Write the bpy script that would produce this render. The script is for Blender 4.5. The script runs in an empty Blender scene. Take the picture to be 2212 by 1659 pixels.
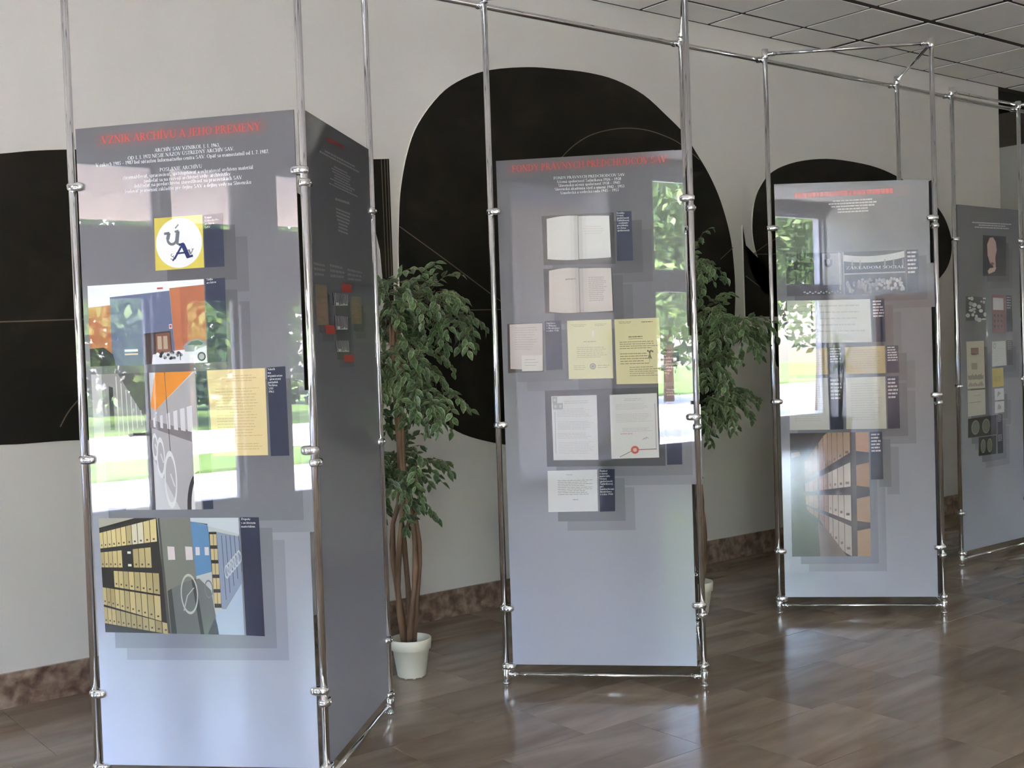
import bpy, bmesh, math, random
from mathutils import Vector, Matrix
R_ = random.Random(7)
scene = bpy.context.scene
COL = scene.collection

# ------------------------------------------------------------------ camera
CAM = Vector((-1.1633, -4.2605, 1.55))
YAW, PITCH, ROLL, FPX = 0.9041, -0.0296, 0.0337, 2514.67
fw = Vector((math.cos(YAW)*math.cos(PITCH), math.sin(YAW)*math.cos(PITCH), math.sin(PITCH)))
rt = Vector((math.sin(YAW), -math.cos(YAW), 0.0))
up = rt.cross(fw)
r2 = rt*math.cos(ROLL) - up*math.sin(ROLL)
u2 = rt*math.sin(ROLL) + up*math.cos(ROLL)
cam = bpy.data.cameras.new('camera')
cam.sensor_width = 36.0
cam.lens = FPX/2212.0*36.0
cam.clip_start = 0.05
camo = bpy.data.objects.new('camera', cam)
COL.objects.link(camo)
camo.matrix_world = Matrix(((r2.x, u2.x, -fw.x, CAM.x), (r2.y, u2.y, -fw.y, CAM.y), (r2.z, u2.z, -fw.z, CAM.z), (0, 0, 0, 1)))
scene.camera = camo

# ------------------------------------------------------------------ sky, sun, exposure
world = bpy.data.worlds.new('world'); scene.world = world; world.use_nodes = True
wn = world.node_tree.nodes; wl_ = world.node_tree.links
wn.clear()
sky = wn.new('ShaderNodeTexSky'); sky.sky_type = 'NISHITA'; sky.sun_disc = False
sky.sun_elevation = math.radians(72); sky.sun_rotation = math.radians(59); sky.air_density = 1.0; sky.dust_density = 2.0
bg = wn.new('ShaderNodeBackground'); bg.inputs['Strength'].default_value = 4.3
wo = wn.new('ShaderNodeOutputWorld')
wb = wn.new('ShaderNodeMix'); wb.data_type = 'RGBA'; wb.blend_type = 'MULTIPLY'; wb.inputs['Factor'].default_value = 1.0; wb.inputs[7].default_value = (1.10, 0.97, 1.03, 1)   # camera white balance
wl_.new(sky.outputs[0], wb.inputs[6]); wl_.new(wb.outputs[2], bg.inputs[0]); wl_.new(bg.outputs[0], wo.inputs[0])
sun = bpy.data.lights.new('sun', 'SUN'); sun.energy = 34.0; sun.angle = math.radians(0.6); sun.color = (1.0, 0.95, 0.86)
suno = bpy.data.objects.new('sun', sun); COL.objects.link(suno)
suno.rotation_euler = Vector((-0.25, -0.15, -0.95)).to_track_quat('-Z', 'Y').to_euler()
vs = scene.view_settings
vs.view_transform = 'Standard'; vs.look = 'None'; vs.gamma = 1.0; vs.use_curve_mapping = False
vs.exposure = 1.5

# ------------------------------------------------------------------ material helpers
MATS = {}
def mat(name, color=(0.5, 0.5, 0.5), rough=0.5, metal=0.0, **kw):
    m = bpy.data.materials.new(name); m.use_nodes = True
    b = m.node_tree.nodes['Principled BSDF']
    b.inputs['Base Color'].default_value = (*color, 1)
    b.inputs['Roughness'].default_value = rough
    b.inputs['Metallic'].default_value = metal
    for k, v in kw.items():
        b.inputs[k.replace('_', ' ')].default_value = v
    MATS[name] = m
    return m
def nodes(m):
    return m.node_tree.nodes, m.node_tree.links, m.node_tree.nodes['Principled BSDF']
def ramp(nt, stops):
    r = nt.new('ShaderNodeValToRGB')
    e = r.color_ramp.elements
    while len(e) < len(stops): e.new(0.5)
    for el, (p, c) in zip(e, stops):
        el.position = p; el.color = (*c, 1)
    return r
def noise_mat(name, stops, scale, rough=0.5, stretch=(1, 1, 1), detail=6, distort=0.0, bump=0.0, rand=0.0, **kw):
    m = mat(name, rough=rough, **kw)
    nt, ln, b = nodes(m)
    tc = nt.new('ShaderNodeTexCoord'); mp = nt.new('ShaderNodeMapping'); mp.inputs['Scale'].default_value = stretch
    no = nt.new('ShaderNodeTexNoise'); no.inputs['Scale'].default_value = scale; no.inputs['Detail'].default_value = detail
    no.inputs['Distortion'].default_value = distort
    ln.new(tc.outputs['Object'], mp.inputs['Vector'])
    vec = mp.outputs['Vector']
    if rand:
        oi = nt.new('ShaderNodeObjectInfo'); vm = nt.new('ShaderNodeVectorMath'); vm.operation = 'SCALE'
        vm.inputs[0].default_value = (17.3, 31.1, 5.7)
        ln.new(oi.outputs['Random'], vm.inputs['Scale'])
        va = nt.new('ShaderNodeVectorMath'); va.operation = 'ADD'
        ln.new(vec, va.inputs[0]); ln.new(vm.outputs[0], va.inputs[1]); vec = va.outputs[0]
    ln.new(vec, no.inputs['Vector'])
    rp = ramp(nt, stops); ln.new(no.outputs['Fac'], rp.inputs['Fac'])
    out = rp.outputs['Color']
    if rand:
        hs = nt.new('ShaderNodeHueSaturation')
        mr = nt.new('ShaderNodeMapRange'); mr.inputs['To Min'].default_value = 1-rand; mr.inputs['To Max'].default_value = 1+rand
        ln.new(oi.outputs['Random'], mr.inputs['Value']); ln.new(mr.outputs[0], hs.inputs['Value'])
        ln.new(out, hs.inputs['Color']); out = hs.outputs['Color']
    ln.new(out, b.inputs['Base Color'])
    if bump:
        bp = nt.new('ShaderNodeBump'); bp.inputs['Strength'].default_value = bump; bp.inputs['Distance'].default_value = 0.002
        ln.new(no.outputs['Fac'], bp.inputs['Height']); ln.new(bp.outputs[0], b.inputs['Normal'])
    return m

noise_mat('plaster', [(0.3, (0.715, 0.683, 0.61)), (0.7, (0.755, 0.72, 0.645))], 1.3, 0.85)
noise_mat('mural_dark', [(0.25, (0.008, 0.0065, 0.004)), (0.55, (0.015, 0.012, 0.0075)), (0.8, (0.030, 0.023, 0.014))], 2.4, 0.65, detail=8, distort=1.2, Specular_IOR_Level=0.2)
mat('mural_edge', (0.74, 0.69, 0.61), 0.8)
mat('mural_line', (0.16, 0.125, 0.075), 0.7)
noise_mat('marble_tile', [(0.2, (0.17, 0.118, 0.078)), (0.45, (0.25, 0.188, 0.13)), (0.6, (0.30, 0.235, 0.168)), (0.8, (0.37, 0.30, 0.22))],
          2.2, 0.16, stretch=(0.55, 2.6, 1), detail=7, distort=0.9, rand=0.16)
mat('joint', (0.075, 0.064, 0.05), 0.5)
noise_mat('marble_base', [(0.30, (0.10, 0.052, 0.036)), (0.44, (0.19, 0.122, 0.083)), (0.56, (0.30, 0.212, 0.148)), (0.72, (0.43, 0.335, 0.25))],
          17.0, 0.3, detail=10, distort=0.3)
noise_mat('ceiling_tile', [(0.3, (0.85, 0.82, 0.755)), (0.7, (0.88, 0.85, 0.785))], 3.0, 0.9)
mat('ceiling_gap', (0.035, 0.028, 0.022), 0.8)
mat('chrome', (0.80, 0.80, 0.79), 0.07, 1.0)
mat('chrome_soft', (0.72, 0.72, 0.71), 0.22, 1.0)
mat('rubber', (0.02, 0.02, 0.02), 0.7)
mat('pot_plastic', (0.86, 0.83, 0.66), 0.35)
noise_mat('soil', [(0.3, (0.02, 0.015, 0.01)), (0.7, (0.07, 0.05, 0.03))], 60, 0.95)
noise_mat('bark', [(0.3, (0.10, 0.057, 0.030)), (0.6, (0.21, 0.128, 0.072)), (0.8, (0.29, 0.19, 0.12))], 16, 0.8, stretch=(1, 1, 0.25), bump=0.5)
mat('window_frame', (0.46, 0.45, 0.46), 0.45)
mat('white_frame', (0.75, 0.75, 0.76), 0.4)
noise_mat('door_wood', [(0.3, (0.26, 0.14, 0.085)), (0.7, (0.33, 0.185, 0.115))], 3, 0.45, stretch=(6, 6, 0.4))
noise_mat('soffit_wood', [(0.3, (0.42, 0.30, 0.25)), (0.7, (0.52, 0.39, 0.33))], 2, 0.6, stretch=(0.4, 9, 1))
mat('brown_panel', (0.115, 0.10, 0.082), 0.6)
noise_mat('concrete', [(0.3, (0.64, 0.62, 0.59)), (0.7, (0.72, 0.70, 0.67))], 0.8, 0.9)
noise_mat('grass', [(0.3, (0.10, 0.20, 0.035)), (0.7, (0.20, 0.33, 0.07))], 3, 0.9)

def attr_mat(name, rough, coat=0.0, coat_rough=0.02, spec=0.5, var=0.0, trans=0.0):
    m = mat(name, rough=rough)
    nt, ln, b = nodes(m)
    a = nt.new('ShaderNodeAttribute'); a.attribute_name = 'Col'
    out = a.outputs['Color']
    if var:
        oi = nt.new('ShaderNodeObjectInfo'); hs = nt.new('ShaderNodeHueSaturation'); mr = nt.new('ShaderNodeMapRange')
        mr.inputs['To Min'].default_value = 1-var; mr.inputs['To Max'].default_value = 1+var
        ln.new(oi.outputs['Random'], mr.inputs['Value']); ln.new(mr.outputs[0], hs.inputs['Value']); ln.new(out, hs.inputs['Color'])
        out = hs.outputs['Color']
    ln.new(out, b.inputs['Base Color'])
    b.inputs['Coat Weight'].default_value = coat
    b.inputs['Coat Roughness'].default_value = coat_rough
    b.inputs['Coat IOR'].default_value = 1.65
    b.inputs['Specular IOR Level'].default_value = spec
    return m
PR_ROUGH, PR_SPEC = 0.5, 0.18
def gloss_film(m, ior=1.68):
    # clear acrylic film over the print: a sharp fresnel mirror on top of the satin print below
    nt, ln, b = nodes(m)
    fr = nt.new('ShaderNodeFresnel'); fr.inputs['IOR'].default_value = ior
    gl = nt.new('ShaderNodeBsdfGlossy'); gl.inputs['Roughness'].default_value = 0.0; gl.inputs['Color'].default_value = (1, 1, 1, 1)
    mx = nt.new('ShaderNodeMixShader'); out = [n for n in nt if n.type == 'OUTPUT_MATERIAL'][0]
    ln.new(fr.outputs[0], mx.inputs[0]); ln.new(b.outputs[0], mx.inputs[1]); ln.new(gl.outputs[0], mx.inputs[2]); ln.new(mx.outputs[0], out.inputs['Surface'])
gloss_film(attr_mat('print', PR_ROUGH, 0.0, 0.0, PR_SPEC))
attr_mat('leaf', 0.38, var=0.25)
attr_mat('leaf_out', 0.45)
# printed panel sheet: dark at the top, upper tones raised to stand in for haze, fading to pale blue grey at the foot, behind a clear gloss film
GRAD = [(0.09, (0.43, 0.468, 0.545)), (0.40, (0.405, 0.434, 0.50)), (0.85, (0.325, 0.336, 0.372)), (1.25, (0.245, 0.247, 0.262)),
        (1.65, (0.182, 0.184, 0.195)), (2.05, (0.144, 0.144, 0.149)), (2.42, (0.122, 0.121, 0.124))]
def grad(z):
    if z <= GRAD[0][0]: return GRAD[0][1]
    for (a, ca), (b, cb) in zip(GRAD, GRAD[1:]):
        if z <= b:
            t = (z-a)/(b-a)
            return tuple(x+(y-x)*t for x, y in zip(ca, cb))
    return GRAD[-1][1]
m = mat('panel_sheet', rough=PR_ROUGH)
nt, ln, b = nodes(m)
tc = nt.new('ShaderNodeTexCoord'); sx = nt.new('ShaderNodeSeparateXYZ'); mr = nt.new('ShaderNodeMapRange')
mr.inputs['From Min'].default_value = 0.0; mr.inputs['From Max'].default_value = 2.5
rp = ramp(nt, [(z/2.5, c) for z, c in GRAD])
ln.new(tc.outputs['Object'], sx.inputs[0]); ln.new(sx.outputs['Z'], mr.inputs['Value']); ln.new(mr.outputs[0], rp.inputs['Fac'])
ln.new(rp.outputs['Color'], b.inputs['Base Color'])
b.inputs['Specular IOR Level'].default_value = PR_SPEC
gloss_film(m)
# window glass: clear thin pane with a mirror reflection that grows at grazing angles
def glass_mat(name, tint):
    m = bpy.data.materials.new(name); m.use_nodes = True; MATS[name] = m
    nt = m.node_tree.nodes; ln = m.node_tree.links; nt.clear()
    o_ = nt.new('ShaderNodeOutputMaterial'); tr = nt.new('ShaderNodeBsdfTransparent'); gl = nt.new('ShaderNodeBsdfGlossy'); mx = nt.new('ShaderNodeMixShader')
    lw = nt.new('ShaderNodeLayerWeight'); pw = nt.new('ShaderNodeMath'); pw.operation = 'POWER'; pw.inputs[1].default_value = 4.0
    ad = nt.new('ShaderNodeMath'); ad.operation = 'MULTIPLY_ADD'; ad.inputs[1].default_value = 0.6; ad.inputs[2].default_value = 0.03
    lw.inputs['Blend'].default_value = 0.5
    tr.inputs[0].default_value = (*tint, 1); gl.inputs['Roughness'].default_value = 0.0
    ln.new(lw.outputs['Facing'], pw.inputs[0]); ln.new(pw.outputs[0], ad.inputs[0]); ln.new(ad.outputs[0], mx.inputs[0])
    ln.new(tr.outputs[0], mx.inputs[1]); ln.new(gl.outputs[0], mx.inputs[2]); ln.new(mx.outputs[0], o_.inputs[0])
glass_mat('glass', (0.97, 0.985, 0.975)); glass_mat('glass_tinted', (0.85, 0.86, 0.86))
# white roller blind, lets a little daylight through
m = bpy.data.materials.new('blind'); m.use_nodes = True; MATS['blind'] = m
nt = m.node_tree.nodes; ln = m.node_tree.links; nt.clear()
o_ = nt.new('ShaderNodeOutputMaterial'); df = nt.new('ShaderNodeBsdfDiffuse'); tl = nt.new('ShaderNodeBsdfTranslucent'); mx = nt.new('ShaderNodeMixShader')
df.inputs[0].default_value = (0.7, 0.68, 0.66, 1); tl.inputs[0].default_value = (0.62, 0.58, 0.56, 1); mx.inputs[0].default_value = 0.6
ln.new(df.outputs[0], mx.inputs[1]); ln.new(tl.outputs[0], mx.inputs[2]); ln.new(mx.outputs[0], o_.inputs[0])

# ------------------------------------------------------------------ object helpers
def link(name, me, parent=None, mats=None):
    o = bpy.data.objects.new(name, me); COL.objects.link(o)
    if parent is not None: o.parent = parent
    if mats:
        for mm in (mats if isinstance(mats, (list, tuple)) else [mats]): me.materials.append(MATS[mm])
    return o
def from_bm(name, bm, mats, parent=None, smooth=False, loc=None):
    me = bpy.data.meshes.new(name); bm.normal_update(); bm.to_mesh(me); bm.free()
    if smooth:
        for p in me.polygons: p.use_smooth = True
    o = link(name, me, parent, mats)
    if loc is not None: o.location = loc
    return o
def tag(o, label=None, cat=None, group=None, kind=None):
    if label: o['label'] = label
    if cat: o['category'] = cat
    if group: o['group'] = group
    if kind: o['kind'] = kind
    return o
def empty(name, loc):
    o = bpy.data.objects.new(name, None); COL.objects.link(o); o.location = loc; o.empty_display_size = 0.1
    return o
def box(bm, x0, x1, y0, y1, z0, z1, mi=0):
    v = [bm.verts.new(p) for p in ((x0,y0,z0),(x1,y0,z0),(x1,y1,z0),(x0,y1,z0),(x0,y0,z1),(x1,y0,z1),(x1,y1,z1),(x0,y1,z1))]
    for f in ((0,3,2,1),(4,5,6,7),(0,1,5,4),(1,2,6,5),(2,3,7,6),(3,0,4,7)):
        bm.faces.new([v[i] for i in f]).material_index = mi
    return v
def box_obj(name, x0, x1, y0, y1, z0, z1, m, parent=None, bev=0.0):
    bm = bmesh.new(); box(bm, x0, x1, y0, y1, z0, z1)
    if bev: bmesh.ops.bevel(bm, geom=bm.edges[:], offset=bev, segments=2, affect='EDGES')
    return from_bm(name, bm, m, parent)
def tube(bm, pts, rad, n=12, cap=True, mi=0):
    pts = [Vector(p) for p in pts]
    rads = rad if isinstance(rad, (list, tuple)) else [rad]*len(pts)
    rings = []; ref = None
    for i, p in enumerate(pts):
        d = (pts[min(i+1, len(pts)-1)]-pts[max(i-1, 0)]).normalized()
        if ref is None:
            ref = Vector((0, 0, 1)) if abs(d.z) < 0.9 else Vector((1, 0, 0))
        a = (ref - d*ref.dot(d)).normalized(); ref = a; c = d.cross(a)
        rings.append([bm.verts.new(p+(a*math.cos(t)+c*math.sin(t))*rads[i]) for t in [2*math.pi*k/n for k in range(n)]])
    for A, B in zip(rings, rings[1:]):
        for k in range(n):
            f = bm.faces.new((A[k], A[(k+1) % n], B[(k+1) % n], B[k])); f.smooth = True; f.material_index = mi
    if cap:
        bm.faces.new(rings[0][::-1]).material_index = mi; bm.faces.new(rings[-1]).material_index = mi
def tube_obj(name, pts, rad, m, parent=None, n=16):
    bm = bmesh.new(); tube(bm, pts, rad, n); return from_bm(name, bm, m, parent)
def lathe(bm, prof, cx=0, cy=0, n=32, mi=0):
    rings = [[bm.verts.new((cx+r*math.cos(2*math.pi*k/n), cy+r*math.sin(2*math.pi*k/n), z)) for k in range(n)] for r, z in prof]
    for A, B in zip(rings, rings[1:]):
        for k in range(n):
            f = bm.faces.new((A[k], A[(k+1) % n], B[(k+1) % n], B[k])); f.smooth = True; f.material_index = mi
    return rings

# ------------------------------------------------------------------ room shell
X0, X1, Y0, Y1, ZC = -4.1, 14.0, -10.3, 1.3187, 3.7747
XC = 8.956                                                       # where the mural wall ends at a recess
def struct(o): o['kind'] = 'structure'; return o
floor = struct(box_obj('floor', X0, X1, Y0, 4.0, -0.16, -0.006, 'joint'))
def tile_mesh(w, d):
    bm = bmesh.new(); box(bm, 0, w, 0, d, -0.006, 0.0)
    me = bpy.data.meshes.new('floor_tile'); bm.to_mesh(me); bm.free(); me.materials.append(MATS['marble_tile']); return me
TL, TD, G = 0.655, 0.425, 0.0022
tmesh = tile_mesh(TL-G, TD-G)
rest = bmesh.new()
yr = 0.92
row = 0; rows = []
y = yr
while y > Y0: rows.append((y-TD, y)); y -= TD
rows.insert(0, (yr, Y1))
offs = [0.21, 0.52, 0.04, 0.35, 0.58, 0.16, 0.30, 0.24, 0.47, 0.11]
for ri, (ya, yb) in enumerate(rows):
    off = offs[ri] if ri < len(offs) else R_.random()*TL
    if ri == 1: off = 0.52-0.31
    if ri == 2: off = 0.04
    k0 = int(math.floor((X0-off)/TL))
    k = k0
    while off+k*TL < X1:
        xa = max(off+k*TL, X0); xb = min(off+(k+1)*TL, X1); k += 1
        if xb-xa < 0.05: continue
        ya2 = max(ya, Y0)
        if -0.75 < xa and xb < 9.4 and ya > -3.1:
            if abs((xb-xa)-TL) < 1e-4 and ri > 0:
                o = bpy.data.objects.new('floor_tile', tmesh); COL.objects.link(o)
            else:
                o = link('floor_tile', tile_mesh(xb-xa-G, yb-ya2-G))
            o.location = (xa+G/2, ya2+G/2, 0); o.parent = floor
        else:
            box(rest, xa+G/2, xb-G/2, ya2+G/2, yb-G/2, -0.006, 0.0)
box(rest, XC, X1, Y1, 4.0, -0.006, 0.0)
tag(from_bm('floor_tiles_beyond', rest, 'marble_tile', floor), kind='stuff')

wall_back = struct(box_obj('wall_back', X0-0.25, XC, Y1, Y1+0.25, -0.1, 4.3, 'plaster'))
baseb = struct(box_obj('baseboard_back', X0, XC+0.01, Y1-0.018, Y1, 0.0, 0.158, 'marble_base'))
bm = bmesh.new()
box(bm, 10.2, 10.4, Y1, 4.0, -0.1, 3.44)
struct(from_bm('wall_recess', bm, 'plaster'))
struct(box_obj('trim_1', 10.19, 10.4, Y1, 4.0, 3.44, 4.3, 'brown_panel'))
struct(box_obj('wall_recess_back', XC-0.3, X1, 3.6, 4.0, -0.1, 4.3, 'plaster'))
struct(box_obj('wall_recess_side', XC-0.3, XC, Y1+0.25, 3.6, -0.1, 4.3, 'plaster'))
struct(box_obj('trim_2', XC, X1, Y1-0.02, Y1+0.03, ZC-0.03, ZC+0.25, 'ceiling_gap'))
struct(box_obj('wall_right_return', 10.4, X1, Y1, Y1+0.25, -0.1, 4.3, 'plaster'))
# ceiling: dark grid above, white tiles hung just below it
ceil = struct(box_obj('ceiling', X0-0.25, X1+0.25, Y0-0.25, 4.0, ZC+0.006, ZC+0.55, 'ceiling_gap'))
CX, CY = 0.664, 0.582
ctm = {}
restc = bmesh.new()
kx = 0; xs = [6.39+CX*i for i in range(-16, 13)]; ys = [0.405-CY*j for j in range(-2, 19)]
for i, xa in enumerate(xs):
    for j, yb in enumerate(ys):
        ya = yb-CY; xb = xa+CX
        gl_ = 0.029 if (i-16) % 4 == 0 else 0.0155
        gr_ = 0.029 if (i-15) % 4 == 0 else 0.0155
        gt_ = 0.029 if (j-2) % 4 == 0 else 0.0155
        gb_ = 0.029 if (j-1) % 4 == 0 else 0.0155
        q0, q1, p0, p1 = max(xa+gl_, X0), min(xb-gr_, X1), max(ya+gb_, Y0), min(yb-gt_, Y1-0.03)
        if q1-q0 < 0.04 or p1-p0 < 0.04: continue
        if 3.0 < xa < 10.2 and p1 > -2.2:
            key = (round(q1-q0, 3), round(p1-p0, 3))
            if key not in ctm:
                bm = bmesh.new(); box(bm, 0, key[0], 0, key[1], 0.0, 0.005)
                me = bpy.data.meshes.new('ceiling_tile'); bm.to_mesh(me); bm.free(); me.materials.append(MATS['ceiling_tile']); ctm[key] = me
            o = bpy.data.objects.new('ceiling_tile', ctm[key]); COL.objects.link(o); o.location = (q0, p0, ZC); o.parent = ceil
        else:
            box(restc, q0, q1, p0, p1, ZC, ZC+0.005)
tag(from_bm('ceiling_tiles_beyond', restc, 'ceiling_tile', ceil), kind='stuff')
struct(box_obj('roof', X0-0.35, X1+1.2, Y0-0.3, 4.2, 4.33, 4.55, 'concrete'))  # right overhang added to keep sun out of the unseen end window

# window wall at the left end (behind the photographer): holes with framed panes
def wall_with_holes(name, holes, ya, yb, za, zb, x0, x1, m):
    ysv = sorted({ya, yb, *[h[0] for h in holes], *[h[1] for h in holes]})
    zsv = sorted({za, zb, *[h[2] for h in holes], *[h[3] for h in holes]})
    bm = bmesh.new()
    for a, b_ in zip(ysv, ysv[1:]):
        for c, d in zip(zsv, zsv[1:]):
            my, mz = (a+b_)/2, (c+d)/2
            if any(h[0] < my < h[1] and h[2] < mz < h[3] for h in holes): continue
            box(bm, x0, x1, a, b_, c, d)
    bmesh.ops.remove_doubles(bm, verts=bm.verts[:], dist=1e-5)
    return struct(from_bm(name, bm, m))
HOLES = [(-1.85, -1.05, 2.53, 3.04), (-2.48, -1.93, 2.53, 3.04), (-3.45, -2.80, 2.53, 3.04),
         (-1.76, -1.15, 0.42, 2.06), (-2.46, -2.02, 0.42, 2.04), (-3.45, -2.86, 0.42, 2.06),
         (-5.72, -4.25, 0.10, 3.40),
         (0.15, 1.15, 0.42, 2.06),  # unseen window, added to light the low wall behind the stands
         (-7.55, -6.30, 2.42, 3.56), (-8.85, -7.65, 2.42, 3.56), (-10.26, -8.95, 2.42, 3.56),
         (-7.55, -6.30, 0.30, 2.22), (-8.85, -7.65, 0.30, 2.22), (-10.26, -8.95, 0.30, 2.22)]
wall_with_holes('wall_left', HOLES, Y0-0.25, Y1+0.25, -0.1, 4.3, X0-0.22, X0, 'window_frame')
struct(box_obj('wall_front', X0-0.25, X1+0.25, Y0-0.25, Y0, -0.1, 4.3, 'plaster'))
RHOLES = [(-9.9, -9.2, 0.60, 2.22)]  # unseen window, inferred, sized to brighten the right end of the room
wall_with_holes('wall_right', RHOLES, Y0-0.25, 4.0, -0.1, 4.3, X1, X1+0.25, 'plaster')
for n, (a, b_, c, d) in enumerate(RHOLES):
    e = empty('window_%d' % (n+20), (X1+0.12, (a+b_)/2, c)); struct(e)
    w, h = (b_-a)/2, d-c; t = 0.035; fr_ = bmesh.new()
    box(fr_, -0.03, 0.03, -w, -w+t, 0, h); box(fr_, -0.03, 0.03, w-t, w, 0, h); box(fr_, -0.03, 0.03, -w+t, w-t, 0, t); box(fr_, -0.03, 0.03, -w+t, w-t, h-t, h)
    from_bm('window_frame', fr_, 'white_frame', e)
    box_obj('pane', -0.004, 0.004, -w+t, w-t, t, h-t, 'glass', e)
for n, (a, b_, c, d) in enumerate(HOLES):
    e = empty('window_%d' % (n+1), (X0-0.1, (a+b_)/2, c)); struct(e)
    w, h = (b_-a)/2, d-c
    if n == 6:
        box_obj('roller_blind', -0.004, 0.004, -w, w, 0.0, h, 'blind', e)
        box_obj('pane', -0.06, -0.054, -w, w, 0, h, 'glass', e)
        continue
    fr_ = bmesh.new(); t = 0.035
    box(fr_, -0.03, 0.03, -w, -w+t, 0, h); box(fr_, -0.03, 0.03, w-t, w, 0, h)
    box(fr_, -0.03, 0.03, -w+t, w-t, 0, t); box(fr_, -0.03, 0.03, -w+t, w-t, h-t, h)
    if n == 3:
        box(fr_, 0.03, 0.09, -0.29, -0.265, 0.58, 0.60); box(fr_, 0.07, 0.09, -0.29, -0.10, 0.578, 0.602)
    from_bm('window_frame', fr_, 'window_frame' if n < 8 else 'white_frame', e)
    box_obj('pane', -0.004, 0.004, -w+t, w-t, t, h-t, 'glass_tinted' if n < 6 else 'glass', e)
# brown door on the far front wall, seen only in reflections
d1 = struct(empty('door_1', (-2.5, Y0, 0)))
box_obj('door_leaf', -0.5, 0.5, 0.0, 0.05, 0.0, 2.12, 'door_wood', d1)
bm = bmesh.new(); box(bm, -0.58, -0.5, 0, 0.08, 0, 2.2); box(bm, 0.5, 0.58, 0, 0.08, 0, 2.2); box(bm, -0.5, 0.5, 0, 0.08, 2.12, 2.2)
from_bm('door_frame', bm, 'door_wood', d1)
tube_obj('door_handle', [(0.42, 0.05, 1.05), (0.42, 0.10, 1.05), (0.30, 0.10, 1.05)], 0.009, 'chrome_soft', d1, 8)
# light portals in the window openings (they add no light, only guide the daylight)
for a, b_, c, d in ((-3.45, 1.20, 0.42, 3.04), (-10.26, -6.3, 0.3, 3.56), (-5.72, -4.25, 0.1, 3.4)):
    L = bpy.data.lights.new('window_portal', 'AREA'); L.shape = 'RECTANGLE'; L.size = b_-a; L.size_y = d-c; L.cycles.is_portal = True
    lo = bpy.data.objects.new('window_portal', L); COL.objects.link(lo)
    lo.location = (X0-0.3, (a+b_)/2, (c+d)/2)
    lo.rotation_euler = Matrix(((0, 0, -1), (1, 0, 0), (0, -1, 0))).to_euler()

L = bpy.data.lights.new('window_portal', 'AREA'); L.shape = 'RECTANGLE'; L.size = 0.7; L.size_y = 1.65; L.cycles.is_portal = True
lo = bpy.data.objects.new('window_portal', L); COL.objects.link(lo)
lo.location = (X1+0.3, -9.55, 1.41)
lo.rotation_euler = Matrix(((0, 0, 1), (1, 0, 0), (0, 1, 0))).to_euler()

# ---- measured layouts: panel prints as (along panel, height) in metres, mural outlines as (x, z)
H1=[('VZNIK ARCHÍVU A JEHO PREMENY', (0.1209, 2.3326), (0.7118, 2.3472), 0.0268)]
T1=[('ARCHÍV SAV VZNIKOL 1. 1. 1963.', (0.3178, 2.2919), (0.5605, 2.2977), 0.0127),
 ('OD 1. 1. 1972 NESIE NÁZOV ÚSTREDNÝ ARCHÍV SAV.', (0.216, 2.2698), (0.6126, 2.2818), 0.0127),
 ('V rokoch 1985 – 1987 bol súčasťou Informačného centra SAV. Opäť sa osamostatnil od 1. 7. 1987.', (0.0942, 2.2518), (0.7388, 2.265), 0.0127),
 ('POSLANIE ARCHÍVU', (0.3338, 2.2224), (0.4924, 2.2268), 0.0127),
 ('zhromažďovať, spracovávať, sprístupňovať a ochraňovať archívny materiál', (0.1936, 2.202), (0.6792, 2.2134), 0.0127),
 ('podieľať sa na rozvoji archívnej vedy- archivistiky', (0.2731, 2.1863), (0.5953, 2.1952), 0.0127),
 ('dohliadať na predarchívnu starostlivosť na pracoviskách SAV', (0.2341, 2.1703), (0.6371, 2.18), 0.0127),
 ('budovať pramennú základňu pre dejiny SAV a dejiny vedy na Slovensku', (0.2001, 2.1523), (0.6703, 2.1621), 0.0127)]
Q1={'arc': [(0.0457, 0.9918), (0.5729, 0.9863), (0.5775, 0.5671), (0.053, 0.5772)],
 'arccap': [(0.5781, 0.9879), (0.6483, 0.9869), (0.6528, 0.5622), (0.5843, 0.5655)],
 'bld': [(0.0426, 1.829), (0.4806, 1.8357), (0.4815, 1.5404), (0.0413, 1.5394)],
 'bldcap': [(0.4857, 1.8355), (0.5595, 1.8373), (0.5554, 1.5413), (0.4849, 1.5403)],
 'cor': [(0.0417, 1.511), (0.4336, 1.5106), (0.4381, 1.018), (0.0452, 1.0204)],
 'corcap': [(0.4371, 1.5105), (0.4751, 1.511), (0.4813, 1.019), (0.4433, 1.0179)],
 'doc': [(0.4786, 1.5125), (0.6924, 1.5141), (0.6915, 1.2065), (0.4878, 1.2074)],
 'doccap': [(0.6992, 1.5155), (0.7671, 1.5183), (0.7694, 1.2032), (0.7016, 1.203)],
 'logo': [(0.3056, 2.0583), (0.4853, 2.0626), (0.4841, 1.8765), (0.3024, 1.8727)],
 'logocap': [(0.4886, 2.0608), (0.5607, 2.0654), (0.5595, 1.8765), (0.4875, 1.8763)]}
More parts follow.
